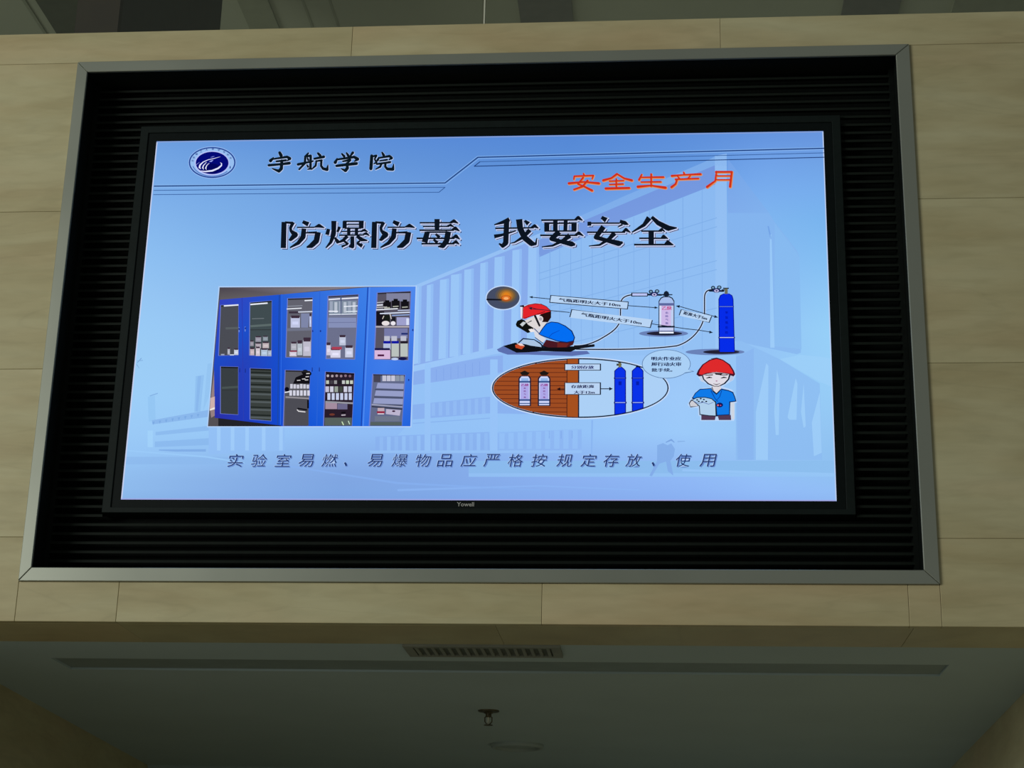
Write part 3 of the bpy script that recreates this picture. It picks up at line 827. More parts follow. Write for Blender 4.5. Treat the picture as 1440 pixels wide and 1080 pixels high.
c.stroke([(341, 419, 1.0), (343.5, 592, 1.0)], (44, 62, 176), 12, cap=False)
c.stroke([(450.5, 409, 1.0), (446.5, 600, 1.0)], (44, 100, 214), 12, cap=False)
wins = dict(
 a=([(311.4, 429.4), (335.8, 428.3), (335.8, 499.6), (308.7, 500.2)], (74, 76, 84)),
 b=([(352.5, 425.7), (382.7, 423), (382.2, 501.2), (352, 499.8)], (64, 76, 80)),
 e=([(311.4, 515.8), (335.8, 516.4), (335.8, 583.5), (311.4, 582)], (56, 62, 66)),
 f=([(353, 518.4), (382.2, 519.5), (382.2, 592.4), (353, 590)], (58, 64, 62)),
 g=([(405.5, 420), (440, 419), (437.8, 503.3), (403.3, 502.6)], (98, 98, 110)),
 h=([(462.4, 416.7), (504.4, 414.4), (499.5, 505.5), (460, 504.6)], (108, 112, 140)),
 i=([(531.6, 412), (578, 410), (574.4, 506.7), (527.8, 505.6)], (88, 84, 100)),
 j=([(402.4, 521), (436.9, 522), (433.5, 599.6), (400, 599.6)], (86, 86, 94)),
 k=([(459, 523.3), (499, 525.5), (495.7, 599.6), (456.7, 599.6)], (40, 28, 42)),
 l=([(525.7, 526.7), (570.2, 528), (565.7, 599.6), (521, 599.6)], (98, 106, 138)))
for q, col in wins.values():
    cx = sum(p[0] for p in q)/4; cy = sum(p[1] for p in q)/4
    c.poly([(cx+(x-cx)*1.05-0.3, cy+(y-cy)*1.015) if y < 599 else (cx+(x-cx)*1.05-0.3, y) for x, y in q], (112, 126, 206), 12)
    c.poly(q, col, 13)
    c.poly([q[0], q[1], (q[1][0], q[1][1]+2), (q[0][0], q[0][1]+2)], tuple(int(k*0.5) for k in col), 14)
WT = (236, 240, 250); CR = (196, 194, 210)
def bar(x0, y0, x1, y1, w_=1.2, col=WT, L=16): c.stroke([(x0, y0, w_), (x1, y1, w_)], col, L, cap=False)
bar(315.5, 430.4, 336, 429, 1.8); bar(352.8, 428.4, 377, 426.4, 1.9); bar(355, 448.5, 372, 448, 0.8, (120, 128, 134))
bar(353, 459, 382, 457, 3, (92, 106, 106), 14); bar(352.5, 464.2, 382, 464, 0.8, (40, 42, 44), 15); bar(318, 462, 336, 461.5, 3, (88, 94, 98), 14)
for k, y in enumerate((524, 532.5, 541, 551, 562, 573, 584)):
    bar(353.5, y, 382, y+1, 1.8, (30, 36, 34), 15); bar(353.5, y+3.5, 382, y+4.5, 2.4, (84, 92, 94), 14)
bar(313, 546, 335.5, 544.5, 3, (72, 82, 82), 14); bar(313, 549.5, 335.5, 549, 1, (50, 56, 56), 14)
# bottle helper
def bottle(x, y, w_, h_, cap=(60, 44, 60), body=CR, capw=0.9, ch=None):
    ch = ch or h_*0.22
    c.rect(x-w_/2, y-h_+ch*0.6, x+w_/2, y, body, 16); c.rect(x-w_/2*capw, y-h_, x+w_/2*capw, y-h_+ch, cap, 17)
    c.rect(x-w_*0.32, y-h_*0.5, x+w_*0.32, y-h_*0.25, tuple(min(255, int(k*1.09)) for k in body), 17)
for x, y, w_, h_, col in ((322.5, 499, 3.4, 10, (176, 178, 190)), (333, 499.4, 6, 9, (200, 206, 220)), (314, 500, 5, 2.5, (150, 160, 180)), (327, 500.2, 6, 2, (196, 206, 220)),
                     (355, 487, 5, 8, (150, 146, 158)), (364, 481, 8, 8, (150, 148, 162)), (374, 479.5, 7, 7, (140, 150, 160)),
                     (364, 490, 8, 8, (176, 166, 176)), (374.5, 490, 9, 9, (192, 180, 184)), (355.5, 500, 6, 11, (196, 178, 186)), (363.5, 501, 6, 14, (206, 196, 206)), (372.5, 501, 9, 11, (176, 194, 214)), (380, 501, 5, 10, (170, 182, 200)),
                     (416, 461, 13, 17, (190, 196, 226)), (437.2, 460, 2.6, 19, (190, 200, 235)),
                     (414, 493, 8, 12, (176, 176, 186)), (422.5, 500, 7, 21, (182, 190, 200)), (432.5, 501, 11, 26, (190, 188, 204)), (413, 501.5, 10, 8, (206, 200, 214)),
                     (482.5, 486, 9, 14.5, (190, 196, 218)), (462.8, 500, 6, 18, (206, 200, 220)), (472.6, 503.5, 14, 13.5, (214, 212, 232)), (491.7, 503, 11, 17, (200, 204, 226))):
    bottle(x, y, w_, h_, body=col)
c.rect(467.5, 488.2, 481.5, 492, (172, 62, 84), 18); c.rect(409, 493.5, 418.5, 495.2, (140, 40, 70), 18)
c.rect(407, 438, 421, 441, (60, 50, 66), 15); c.poly([(424, 441), (436, 441), (434, 461), (424, 461)], (126, 134, 168), 15)
bar(429, 423, 440, 422.4, 1.6); bar(404.5, 431, 426, 430, 0.9, (150, 156, 170)); bar(403.8, 434.8, 425, 433.6, 1.3); bar(420, 439, 440, 438.4, 1.6, (206, 212, 228))
c.poly([(404, 462), (438.5, 461), (438.4, 465), (404, 466)], (112, 116, 136), 14)
# window h : glassware shelf
c.rect(463.5, 423, 502.5, 442, (126, 140, 158), 14)
for k in range(6):
    c.rect(464.5+k*6.4, 424+(k % 2), 468.6+k*6.4, 440, (186, 194, 208) if k % 2 else (156, 166, 186), 15)
bar(462.8, 421.6, 479, 420.4, 1.7); bar(481, 420.4, 504.5, 419, 1.7); bar(484, 431.4, 503.5, 430.4, 1.3); bar(463, 438, 476, 438.2, 1.6); bar(487, 438.6, 503, 438, 1.4, (220, 230, 240))
bar(463.5, 442.6, 502, 441.8, 1.4, (214, 222, 236)); bar(462.5, 446, 502, 445.4, 1.0, (120, 128, 150))
c.rect(462.5, 447, 501.6, 461, (134, 144, 184), 14); bar(462.5, 454, 501, 453.6, 0.9, (108, 116, 156), 15)
c.rect(479.6, 415.5, 481, 443, (70, 84, 120), 16)
# window i : dark bottles and trays
c.rect(544, 412.5, 577, 424, (128, 130, 158), 14)
for x, y in ((545, 432), (557, 430), (570, 431)):
    c.rect(x-5.5, y-7, x+5.5, y+4, (20, 18, 24), 15); c.rect(x-3, y-9.5, x+3, y-6, (14, 14, 18), 15); bar(x-4, y+1.5, x+4, y+1, 1.6, (170, 172, 160), 16)
bar(530.5, 426, 540, 425, 1.2, (190, 194, 200)); bar(530.5, 429.6, 539, 429, 1.6); bar(530, 432.6, 545, 432, 1.2, (190, 190, 190))
bar(529.5, 436, 560, 434.4, 1.4); bar(560, 437, 577, 436.4, 1.2, (196, 206, 236)); bar(535, 441.4, 577, 439.4, 1.6, (216, 226, 246)); bar(552, 444, 576.5, 443, 1.2, (150, 180, 236))
c.rect(529.6, 438, 541, 458, (22, 18, 28), 15); c.rect(541, 443, 549, 454, (24, 28, 24), 15); c.rect(550.5, 446, 557, 454, (24, 24, 34), 15)
c.ell(543, 455, 5.5, 3.4, (232, 224, 226), 17, 16); c.ell(553.5, 455, 3.4, 3, (234, 230, 238), 17, 16)
bar(538.5, 449, 540.5, 444.5, 1.2, (210, 204, 190)); bar(549, 442, 551, 449, 1.3, (210, 204, 200))
c.rect(558.5, 446.5, 575.5, 458, (158, 160, 204), 15); c.rect(572, 448, 576, 457.5, (214, 222, 246), 16)
bar(529, 460, 576, 460, 1.6, (198, 190, 196))
c.rect(541, 462, 574, 476, (118, 122, 168), 14)
for x in (545, 555, 568): c.rect(x-4, 473, x+4, 480, (188, 190, 206), 15)
for x, cap_ in ((545, (14, 20, 160)), (556.5, (14, 20, 160)), (569, (34, 26, 40))):
    c.rect(x-5, 480, x+5, 483.6, cap_, 17); c.rect(x-5.2, 483, x+5.2, 502 if x > 550 else 492, (180, 190, 222) if x < 550 else (186, 194, 190), 16)
c.rect(565, 468.6, 574, 471, (30, 44, 110), 16)
c.rect(527.8, 490, 549, 493, (26, 24, 70), 17); c.rect(527.6, 493, 549.5, 505.4, (216, 184, 220), 16); c.rect(531.8, 499, 541, 501.6, (74, 14, 60), 18)
c.ell(567, 505, 6, 2.2, (18, 20, 70), 18, 14); c.ell(556, 505.4, 5, 1.8, (190, 206, 240), 17, 14)
# window j
for x, y in ((430, 524), (434, 526), (420.5, 534), (430, 532)):
    c.ell(x, y, 5, 3.6, (16, 14, 20), 14, 12)
c.poly([(417, 531), (437, 522.5), (436.5, 540), (413, 540)], (18, 16, 22), 14)
for x, y in ((421, 535.6), (428, 533.6), (432, 535), (434, 526), (433, 530.5)): bar(x-2.4, y, x+2.4, y-0.3, 1.3, (206, 204, 206), 17)
for k in range(6):
    c.rect(409+k*4.6, 540.5+(k*7 % 3)*0.5, 412.6+k*4.6, 547, (206, 206, 220), 16); c.rect(408+k*5, 549.5, 411.6+k*5, 557, (212, 212, 228), 16)
c.ell(404.4, 548, 3.2, 3.2, (10, 10, 26), 17, 14); bar(401.4, 552.5, 408, 551.4, 1.4)
c.poly([(402.5, 558), (435.5, 560), (435.4, 562), (402.5, 560)], (150, 146, 152), 16)
c.rect(402, 562, 435, 599.4, (76, 76, 84), 14)
c.stroke([(419, 577, 1.2), (421, 579, 1.4), (430, 580, 1.4)], (226, 224, 226), 17); c.stroke([(420, 575, 2), (432, 577, 2.2)], (16, 16, 22), 16)
c.rect(433, 563, 435.5, 575, (14, 14, 24), 16)
# window k
for k in range(6):
    c.ell(462+k*6.2, 529+(k % 2)*0.4, 1.9, 1.9, (186-k*12, 176-k*16, 182-k*14), 16, 10)
for k in range(7):
    c.rect(459.5+k*5.6, 535.5, 463.6+k*5.6, 540.5, [(190, 196, 180), (66, 62, 70), (150, 150, 152), (30, 30, 34), (196, 198, 198), (196, 210, 190), (200, 206, 190)][k], 16)
for k in range(6):
    c.rect(458.6+k*6.4, 544, 463.6+k*6.4, 552, [(196, 192, 214), (206, 206, 222), (150, 160, 150), (66, 72, 66), (206, 206, 224), (196, 200, 222)][k], 16)
    c.rect(461.4+k*6.0, 553.5, 465.6+k*6.0, 563, (198, 206, 234), 16)
c.poly([(458.6, 564.5), (497.4, 566.6), (497.2, 569), (458.4, 567)], (150, 150, 160), 17)
c.rect(458.5, 567, 475, 576, (164, 140, 160), 16); c.rect(475.5, 568.4, 489.5, 576.4, (108, 104, 140), 16)
c.ell(468, 583.6, 4, 1.6, (112, 56, 44), 16, 10); bar(481, 584.6, 487, 584.2, 1.6, (190, 180, 190)); bar(481, 581, 487, 580.6, 2, (14, 12, 16), 16)
c.rect(457.6, 588, 495.6, 599.4, (86, 96, 92), 15); c.stroke([(482, 594, 1.2), (484, 598, 1.4)], (210, 236, 190), 17); c.stroke([(491, 593, 1.2), (492.6, 597, 1.2)], (200, 226, 200), 17)
# window l
c.rect(526.4, 528.4, 536, 538, (70, 68, 84), 14)
for k in range(5): c.rect(538.6+k*6.2, 528.6, 544+k*6.2, 536.6, (198, 198, 216) if k < 3 else (140, 150, 166), 16)
for k, y in enumerate((541.4, 552, 563)):
    c.poly([(532-k*2.4, y-2.4), (569-k*0.6, y-1.2), (568.4-k*0.6, y+6.4), (530-k*2.2, y+5)], (150, 158, 200), 15)
    c.stroke([(528-k, y+6.8, 1.4), (568-k, y+8, 1.4)], (66, 72, 100), 16, cap=False)
c.stroke([(523.6, 569.5, 1.6), (567, 573, 1.6)], (164, 166, 190), 17, cap=False); c.stroke([(523.6, 572.4, 1.6), (566.6, 576, 1.6)], (46, 46, 62), 16, cap=False)
c.rect(532, 574.4, 541.4, 579, (190, 170, 182), 17); c.rect(531, 579, 542, 582, (150, 40, 70), 17); c.rect(532, 582, 541, 583.4, (220, 214, 224), 17)
c.poly([(544, 576), (564.6, 577.5), (563, 585.4), (543.6, 583)], (188, 180, 206), 17); c.ell(554.6, 579, 2.4, 1.2, (52, 20, 50), 18, 10)
c.rect(528, 586, 563, 593, (110, 118, 138), 15); c.rect(522, 594, 566, 599.4, (84, 96, 96), 15)
# handles
for x, y in ((337, 463), (346, 462), (440.5, 466), (451.5, 466), (581.2, 464.6), (575.6, 535)): c.ell(x, y, 1.0, 1.6, (28, 50, 140), 18, 8)
for x, y in ((338, 521), (346, 521.6), (440, 520), (450, 520)): c.stroke([(x, y-2.4, 1.0), (x, y+2.6, 1.2)], (26, 44, 130), 18)
for x, y in ((337, 464), (345.5, 463)): c.stroke([(x, y-3, 1.1), (x, y+3, 1.1)], (120, 150, 226), 17)
c.build('cabinet_photograph', disp, 'photograph of blue glazed cabinets full of chemical bottles')

# ---- gas safety drawing
DK = (20, 32, 52); HALO = (196, 218, 250)
g = Art()
g.frame(680, 395, 9.6)
g.ell(268, 230, 236, 168, HALO, 8); g.ell(268, 230, 222, 154, (68, 76, 100), 9)
for k, (rx, ry, cl) in enumerate(((150, 108, (86, 82, 84)), (122, 90, (116, 92, 60)), (96, 74, (156, 106, 48)), (70, 58, (196, 124, 40)), (46, 42, (226, 130, 30)))):
    g.ell(312, 196+k*2, rx, ry, cl, 10+k*0.4)
g.stroke([(52, 254, 24), (245, 258, 20)], (18, 20, 32), 13); g.ell(308, 238, 72, 42, (176, 84, 30), 13); g.ell(308, 232, 54, 30, (226, 120, 40), 14); g.ell(308, 240, 32, 18, (250, 176, 110), 15)
g.build('flame_inset', disp, 'dark oval inset with an orange flame')

g = Art()
def shadow(x, y, rx, ry, rx2, ry2, dx):
    g.ell(x, y, rx, ry, (106, 130, 184), 8); g.ell(x+dx, y, rx2, ry2, (34, 32, 52), 9)
g.frame(900, 395, 9)
shadow(300, 670, 310, 42, 225, 26, 10); shadow(950, 905, 372, 40, 230, 26, 80)
# hoses
g.frame(670, 390, 3.692)
def hose(pts, w_=6.5):
    g.stroke([(x, y, w_+7) for x, y in pts], HALO, 10); g.stroke([(x, y, w_) for x, y in pts], DK, 12)
def bez(p0, p1, p2, p3, n=14):
    return [tuple((1-t)**3*a+3*(1-t)**2*t*b_+3*(1-t)*t*t*c_+t**3*d_ for a, b_, c_, d_ in zip(p0, p1, p2, p3)) for t in [k/n for k in range(n+1)]]
hose(bez((510, 358), (560, 358), (590, 350), (640, 325))+bez((640, 325), (690, 295), (740, 270), (748, 220))+[(749, 150)]+bez((750, 140), (750, 105), (780, 95), (812, 92)))
hose(bez((520, 375), (700, 378), (900, 378), (1040, 358))+bez((1040, 358), (1110, 340), (1180, 270), (1184, 190))+[(1184, 120)]+bez((1184, 110), (1184, 75), (1200, 66), (1225, 66)))
# pipe coupling and gauges
g.rect(804, 81, 890, 101, DK, 13); g.rect(810, 85, 886, 97, (186, 196, 244), 14)
for ox, oy in ((0, 0), (322, -20)):
    g.stroke([(888+ox, 91+oy, 10), (960+ox, 93+oy, 9)], DK, 12)
    g.ell(906+ox, 76+oy, 11, 10, DK, 13, 16); g.ell(906+ox, 76+oy, 6, 5, (120, 160, 190), 14, 12)
    g.ell(938+ox, 74+oy, 12, 10, DK, 13, 16); g.ell(938+ox, 74+oy, 7, 6, (120, 160, 190), 14, 12)
    g.ell(924+ox, 90+oy, 20, 12, (30, 40, 96), 13, 18); g.ell(924+ox, 92+oy, 12, 8, (200, 196, 236), 14, 14); g.ell(924+ox, 92+oy, 6, 4, (40, 40, 96), 15, 10)
# lilac cylinder
g.ell(986, 88, 14, 15, DK, 14, 14); g.stroke([(965, 92, 7), (1016, 92, 5)], DK, 14); g.poly([(970, 98), (986, 70), (1002, 98)], DK, 14)
g.poly([(946, 300), (946, 125), (956, 108), (972, 100), (1002, 100), (1018, 108), (1028, 125), (1028, 300)], DK, 13)
g.poly([(950, 294), (950, 128), (960, 112), (974, 105), (1000, 105), (1014, 112), (1024, 128), (1024, 294)], (166, 190, 236), 14)
g.rect(948, 136, 1026, 149, (92, 104, 160), 15); g.rect(951, 149, 1023, 255, (204, 184, 232), 15); g.rect(951, 149, 960, 255, (214, 222, 246), 16); g.rect(1010, 149, 1023, 255, (190, 206, 240), 16)
g.rect(942, 254, 1030, 263, DK, 16); g.rect(951, 264, 1023, 280, (200, 206, 240), 16); g.rect(951, 280, 1023, 285, (60, 76, 130), 16); g.rect(950, 285, 1024, 293, (240, 244, 252), 16)
g.text('乙炔', [(964, 152), (1014, 152), (1014, 172), (964, 172)], (196, 72, 132), 17, 0.006, 0.25)
for k in range(4): g.text('危险气瓶'[k], [(982, 181+k*18), (996, 181+k*18), (996, 192+k*18), (982, 192+k*18)], (110, 100, 170), 17, 0.006, 0.25)
# big blue cylinder
g.rect(1280, 56, 1310, 62, DK, 14); g.rect(1288, 60, 1304, 90, (110, 112, 90), 14); g.stroke([(1275, 67, 6), (1290, 67, 6)], DK, 13)
BLU = (6, 44, 232)
g.poly([(1258, 386), (1256, 115), (1264, 95), (1282, 86), (1312, 86), (1328, 96), (1334, 115), (1342, 390)], (10, 24, 140), 13)
g.poly([(1264, 390), (1260, 118), (1268, 98), (1284, 88), (1310, 88), (1324, 98), (1330, 118), (1338, 390)], BLU, 14)
g.rect(1256, 151, 1336, 158, (18, 28, 120), 15); g.rect(1261, 153, 1332, 156, (110, 140, 250), 16); g.rect(1256, 312, 1342, 319, (18, 28, 120), 15); g.rect(1262, 313.5, 1336, 317, (200, 214, 255), 16)
for k in range(5): g.text('氧氣瓶危险'[k], [(1292, 178+k*26), (1306, 178+k*26), (1306, 192+k*26), (1292, 192+k*26)], (4, 24, 176), 16, 0.006, 0.25)
# arrows and labels
g.frame(770, 395, 8)
g.stroke([(-180, 186, 8), (30, 207, 8)], DK, 15); g.arrow(-205, 184, 184, 40, 14, DK, 16)
g.stroke([(910, 283, 8), (1215, 306, 8)], DK, 16); g.arrow(1245, 308, 4, 40, 14, DK, 17)
g.stroke([(-180, 318, 8), (250, 360, 8)], DK, 21); g.arrow(-212, 308, 192, 40, 16, DK, 22)
g.stroke([(1180, 490, 8), (1560, 545, 8), (1700, 560, 8), (1820, 580, 8)], DK, 18); g.arrow(1862, 588, 8, 42, 16, DK, 19)
def label(q, L=18):
    cx = sum(p[0] for p in q)/4; cy = sum(p[1] for p in q)/4
    g.poly(q, DK, L)
    ins = []
    for x, y in q:
        ins.append((x-math.copysign(10, x-cx), y-math.copysign(8, y-cy)))
    g.poly(ins, (184, 212, 244), L+1)
label([(35, 163), (915, 238), (905, 326), (22, 250)]); g.text('气瓶距明火大于10m', [(132, 196), (822, 258), (818, 298), (126, 234)], (16, 26, 60), 20, 0.006, 0.3)
label([(270, 323), (1186, 448), (1162, 536), (248, 411)]); g.text('气瓶距明火大于10m', [(385, 360), (1062, 460), (1054, 500), (376, 400)], (16, 26, 60), 20, 0.006, 0.3)
g.frame(900, 395, 9)
g.stroke([(480, 322, 9), (950, 458, 9)], DK, 15); g.arrow(452, 322, 190, 50, 18, DK, 16); g.arrow(990, 470, 16, 50, 18, DK, 16)
label([(518, 365), (912, 455), (880, 537), (490, 440)], 17); g.text('距离大于5m', [(560, 388), (856, 462), (842, 506), (546, 430)], (16, 26, 60), 19, 0.006, 0.3)
g.build('cylinder_drawing', disp, 'drawing of gas cylinders, hoses and distance labels')

# crouching welder
k = Art(9.6, 680, 395)
k.poly([(185, 930), (270, 885), (480, 960), (900, 960), (1400, 950), (1440, 990), (1200, 1020), (600, 1000), (330, 1000), (210, 960)], (92, 112, 176), 12)
k.poly([(270, 885), (430, 840), (700, 880), (1250, 890), (1500, 860), (1500, 895), (1260, 925), (1180, 965), (800, 955), (600, 970), (450, 975)], (14, 16, 22), 15)
k.stroke([(1240, 895, 34), (1500, 880, 14)], (24, 28, 40), 15)
k.poly([(430, 870), (500, 860), (560, 890), (520, 930), (440, 910)], (200, 76, 40), 16); k.poly([(450, 850), (520, 850), (560, 885), (500, 880)], (236, 214, 210), 17)
k.stroke([(480, 840, 16), (540, 785, 16), (690, 800, 12), (770, 850, 18), (820, 905, 16)], (18, 30, 50), 17)
k.poly([(500, 835), (545, 795), (690, 815), (760, 850), (790, 900), (640, 880), (540, 850)], (170, 196, 226), 16)
# helmet, head
k.poly([(500, 345), (560, 335), (640, 312), (760, 305), (850, 345), (915, 410), (912, 500), (870, 570), (800, 560), (660, 470), (535, 520), (505, 500)], (228, 226, 240), 13)
k.poly([(830, 410), (915, 415), (915, 500), (870, 566), (800, 560), (740, 520), (760, 470)], (34, 14, 14), 15)
k.poly([(535, 505), (540, 365), (600, 330), (700, 312), (780, 318), (850, 350), (915, 412), (760, 460), (690, 470), (560, 520)], (226, 36, 44), 16)
k.stroke([(540, 360, 8), (610, 328, 8), (700, 312, 8), (780, 318, 8), (850, 350, 8), (915, 412, 8)], (60, 12, 24), 17); k.stroke([(600, 345, 6), (720, 385, 8), (840, 400, 5)], (130, 14, 34), 17)
k.stroke([(535, 365, 8), (530, 515, 8), (690, 470, 8), (830, 420, 10)], (96, 14, 26), 17)
k.poly([(495, 340), (550, 330), (552, 362), (495, 352)], (22, 12, 24), 18)
k.poly([(560, 540), (690, 480), (740, 560), (860, 560), (800, 640), (760, 690), (680, 690), (620, 620)], (222, 216, 216), 15)
k.ell(770, 520, 40, 42, (228, 220, 222), 17, 16); k.ell(775, 520, 22, 24, (176, 170, 180), 18, 12)
k.stroke([(700, 480, 30), (760, 610, 26)], (26, 26, 34), 18)
k.stroke([(600, 570, 8), (650, 545, 12)], (30, 36, 46), 18)
# mask held to the face
k.poly([(440, 590), (460, 545), (520, 520), (560, 540), (610, 600), (680, 640), (660, 690), (600, 710), (520, 660), (450, 620)], (14, 16, 14), 17)
k.poly([(495, 595), (540, 555), (580, 570), (530, 622)], (200, 208, 212), 18)
k.poly([(610, 660), (660, 650), (700, 690), (640, 700)], (236, 230, 230), 18)
# arms
k.poly([(680, 680), (800, 620), (850, 650), (760, 720), (850, 790), (800, 840), (700, 760)], (214, 216, 226), 16)
k.stroke([(690, 650, 12), (740, 700, 10), (780, 740, 14)], (52, 76, 130), 18); k.stroke([(700, 770, 8), (810, 850, 10)], (30, 40, 70), 18)
# back and trousers
k.poly([(850, 800), (1000, 830), (1230, 820), (1210, 870), (1130, 905), (880, 905), (800, 880)], (74, 24, 34), 17)
k.poly([(1000, 840), (1160, 850), (1120, 900), (1000, 905)], (110, 36, 34), 18)
k.poly([(745, 725), (800, 640), (850, 580), (920, 555), (1010, 565), (1110, 610), (1200, 680), (1240, 770), (1225, 820), (1130, 842), (1000, 825), (860, 775), (790, 750)], (8, 34, 90), 18)
k.poly([(760, 722), (812, 645), (858, 590), (922, 566), (1010, 576), (1105, 622), (1188, 688), (1226, 770), (1212, 812), (1128, 830), (1002, 814), (862, 764), (800, 742)], (4, 110, 242), 19)
k.stroke([(890, 765, 6), (930, 720, 8), (1030, 675, 5)], (6, 60, 180), 20)
k.build('welder_drawing', disp, 'drawing of a crouching worker in a red helmet and blue shirt')

# storage oval
s = Art()
s.frame(685, 495, 10.286)
EX, EY, RX, RY = 1353, 528, 1268, 425
def el(t, gx=0): return (EX+(RX+gx)*math.cos(t), EY+(RY+gx)*math.sin(t))
s.poly([el(2*math.pi*i/72, 26) for i in range(72)], HALO, 9)
s.poly([el(2*math.pi*i/72, 8) for i in range(72)], DK, 10)
s.poly([el(2*math.pi*i/72, -10) for i in range(72)], (172, 208, 246), 11)
ang = [math.radians(86+188*i/48) for i in range(49)]
s.poly([(1330, EY+RY-12)]+[el(a, -14) for a in ang if el(a)[0] < 1320]+[(1330, EY-RY+12)], (158, 76, 34), 12)
yy = 175
while yy < 900:
    if abs(yy-EY) < RY-20:
        x = EX-(RX-24)*math.sqrt(1-((yy-EY)/(RY-10))**2)
        s.stroke([(x, yy, 9), (1160, yy+2, 9)], (90, 34, 22), 13, cap=False)
    yy += 63.5
s.poly([(1162, 112), (1320, 105), (1320, 950), (1162, 944)], (166, 80, 30), 13)
s.rect(1155, 112, 1166, 944, (60, 28, 26), 14); s.rect(1320, 105, 1338, 950, DK, 14)
for ox in (0, 280):
    s.poly([(480+ox, 305), (550+ox, 275), (620+ox, 310), (590+ox, 345), (510+ox, 345)], (30, 24, 22), 14)
    s.poly([(460+ox, 790), (460+ox, 390), (490+ox, 350), (615+ox, 350), (642+ox, 390), (642+ox, 790)], (26, 26, 52), 14)
    s.poly([(478+ox, 778), (478+ox, 395), (505+ox, 360), (600+ox, 360), (624+ox, 395), (624+ox, 778)], (206, 214, 250), 15)
    s.rect(500+ox, 385, 605+ox, 425, (150, 186, 236), 16)
    s.rect(478+ox, 425, 624+ox, 452, (60, 88, 146), 16); s.rect(490+ox, 460, 612+ox, 690, (174, 168, 232), 16)
    s.rect(478+ox, 690, 624+ox, 716, (60, 88, 146), 16); s.rect(474+ox, 745, 626+ox, 760, (70, 96, 150), 16)
    s.text('乙炔', [(500+ox, 466), (606+ox, 466), (606+ox, 502), (500+ox, 502)], (150, 40, 130), 17, 0.006, 0.25)
    for q in range(4): s.text('危险气瓶'[q], [(538+ox, 520+q*44), (568+ox, 520+q*44), (568+ox, 542+q*44), (538+ox, 542+q*44)], (120, 40, 130), 17, 0.006, 0.25)
s.frame(795, 495, 9.6)
for x0, x1 in ((668, 818), (904, 1054)):
    def by(x):                                             # oval's lower edge in this frame
        t = ((x-206)/1183)**2
        return 493+397*math.sqrt(max(0, 1-t))
    s.poly([(x0-2, by(x0)-4), (x0-4, 262), (x0+20, 238), (x0+60, 205), (x1-60, 200), (x1-15, 238), (x1+4, 262), (x1+6, by(x1)-4), ((x0+x1)/2, by((x0+x1)/2)-2)], (10, 22, 130), 15)
    s.poly([(x0+10, by(x0)-12), (x0+8, 268), (x0+28, 246), (x0+65, 214), (x1-65, 212), (x1-22, 246), (x1-8, 268), (x1-6, by(x1)-12), ((x0+x1)/2, by((x0+x1)/2)-8)], (10, 50, 232), 16)
    s.rect(x0-8, 350, x1+8, 370, (12, 22, 120), 17); s.rect(x0+10, 355, x1-8, 363, (70, 100, 240), 18)
    s.rect(x0-8, 680, x1+14, 704, (12, 22, 120), 17); s.rect(x0+10, 685, x1-4, 697, (150, 170, 250), 18)
    s.rect(x0+55, 405, x1-55, 455, (6, 30, 170), 17)
s.rect(695, 165, 762, 192, (56, 60, 50), 16); s.rect(722, 148, 756, 215, (120, 116, 80), 17); s.rect(716, 145, 752, 155, DK, 18)
s.stroke([(960, 205, 14), (1030, 212, 12)], (8, 16, 60), 17)
for y0, y1 in ((165, 258), (418, 586)):
    s.rect(-8, y0, 486, y1, DK, 18); s.rect(8, y0+9, 470, y1-9, (186, 212, 244), 19)
    s.rect(6, y0+8, 14, y1-8, (236, 242, 252), 20)
s.text('分别存放', [(84, 192), (390, 192), (390, 236), (84, 236)], (22, 24, 100), 20, 0.006, 0.3)
s.text('存放距离', [(84, 452), (392, 452), (392, 496), (84, 496)], (22, 26, 80), 20, 0.006, 0.3)
s.text('大于12m', [(122, 530), (400, 530), (400, 574), (122, 574)], (22, 26, 80), 20, 0.006, 0.3)
s.stroke([(484, 505, 12), (610, 505, 12)], DK, 18); s.arrow(646, 505, 0, 50, 24, DK, 19)
s.stroke([(-12, 508, 11), (-80, 508, 11)], (34, 16, 20), 18); s.arrow(-112, 508, 180, 50, 22, (34, 16, 20), 19)
s.build('storage_drawing', disp, 'oval drawing of cylinders stored apart')

# speech bubble
q = Art(9, 900, 490)
q.ell(335, 205, 308, 184, (92, 126, 172), 20); q.poly([(615, 275), (690, 300), (570, 325)], (92, 126, 172), 20)
q.ell(335, 205, 300, 177, (170, 208, 246), 21); q.poly([(600, 270), (668, 298), (560, 314)], (170, 208, 246), 21)
q.text('明火作业应', [(148, 112), (520, 112), (520, 160), (148, 160)], (22, 36, 84), 22, 0.006, 0.3)
q.text('履行动火审', [(148, 182), (522, 182), (522, 232), (148, 232)], (22, 36, 84), 22, 0.006, 0.3)
q.text('批手续。', [(148, 258), (410, 258), (410, 304), (148, 304)], (22, 36, 84), 22, 0.006, 0.3)
q.build('speech_bubble', disp, 'pale oval speech bubble with small lettering')

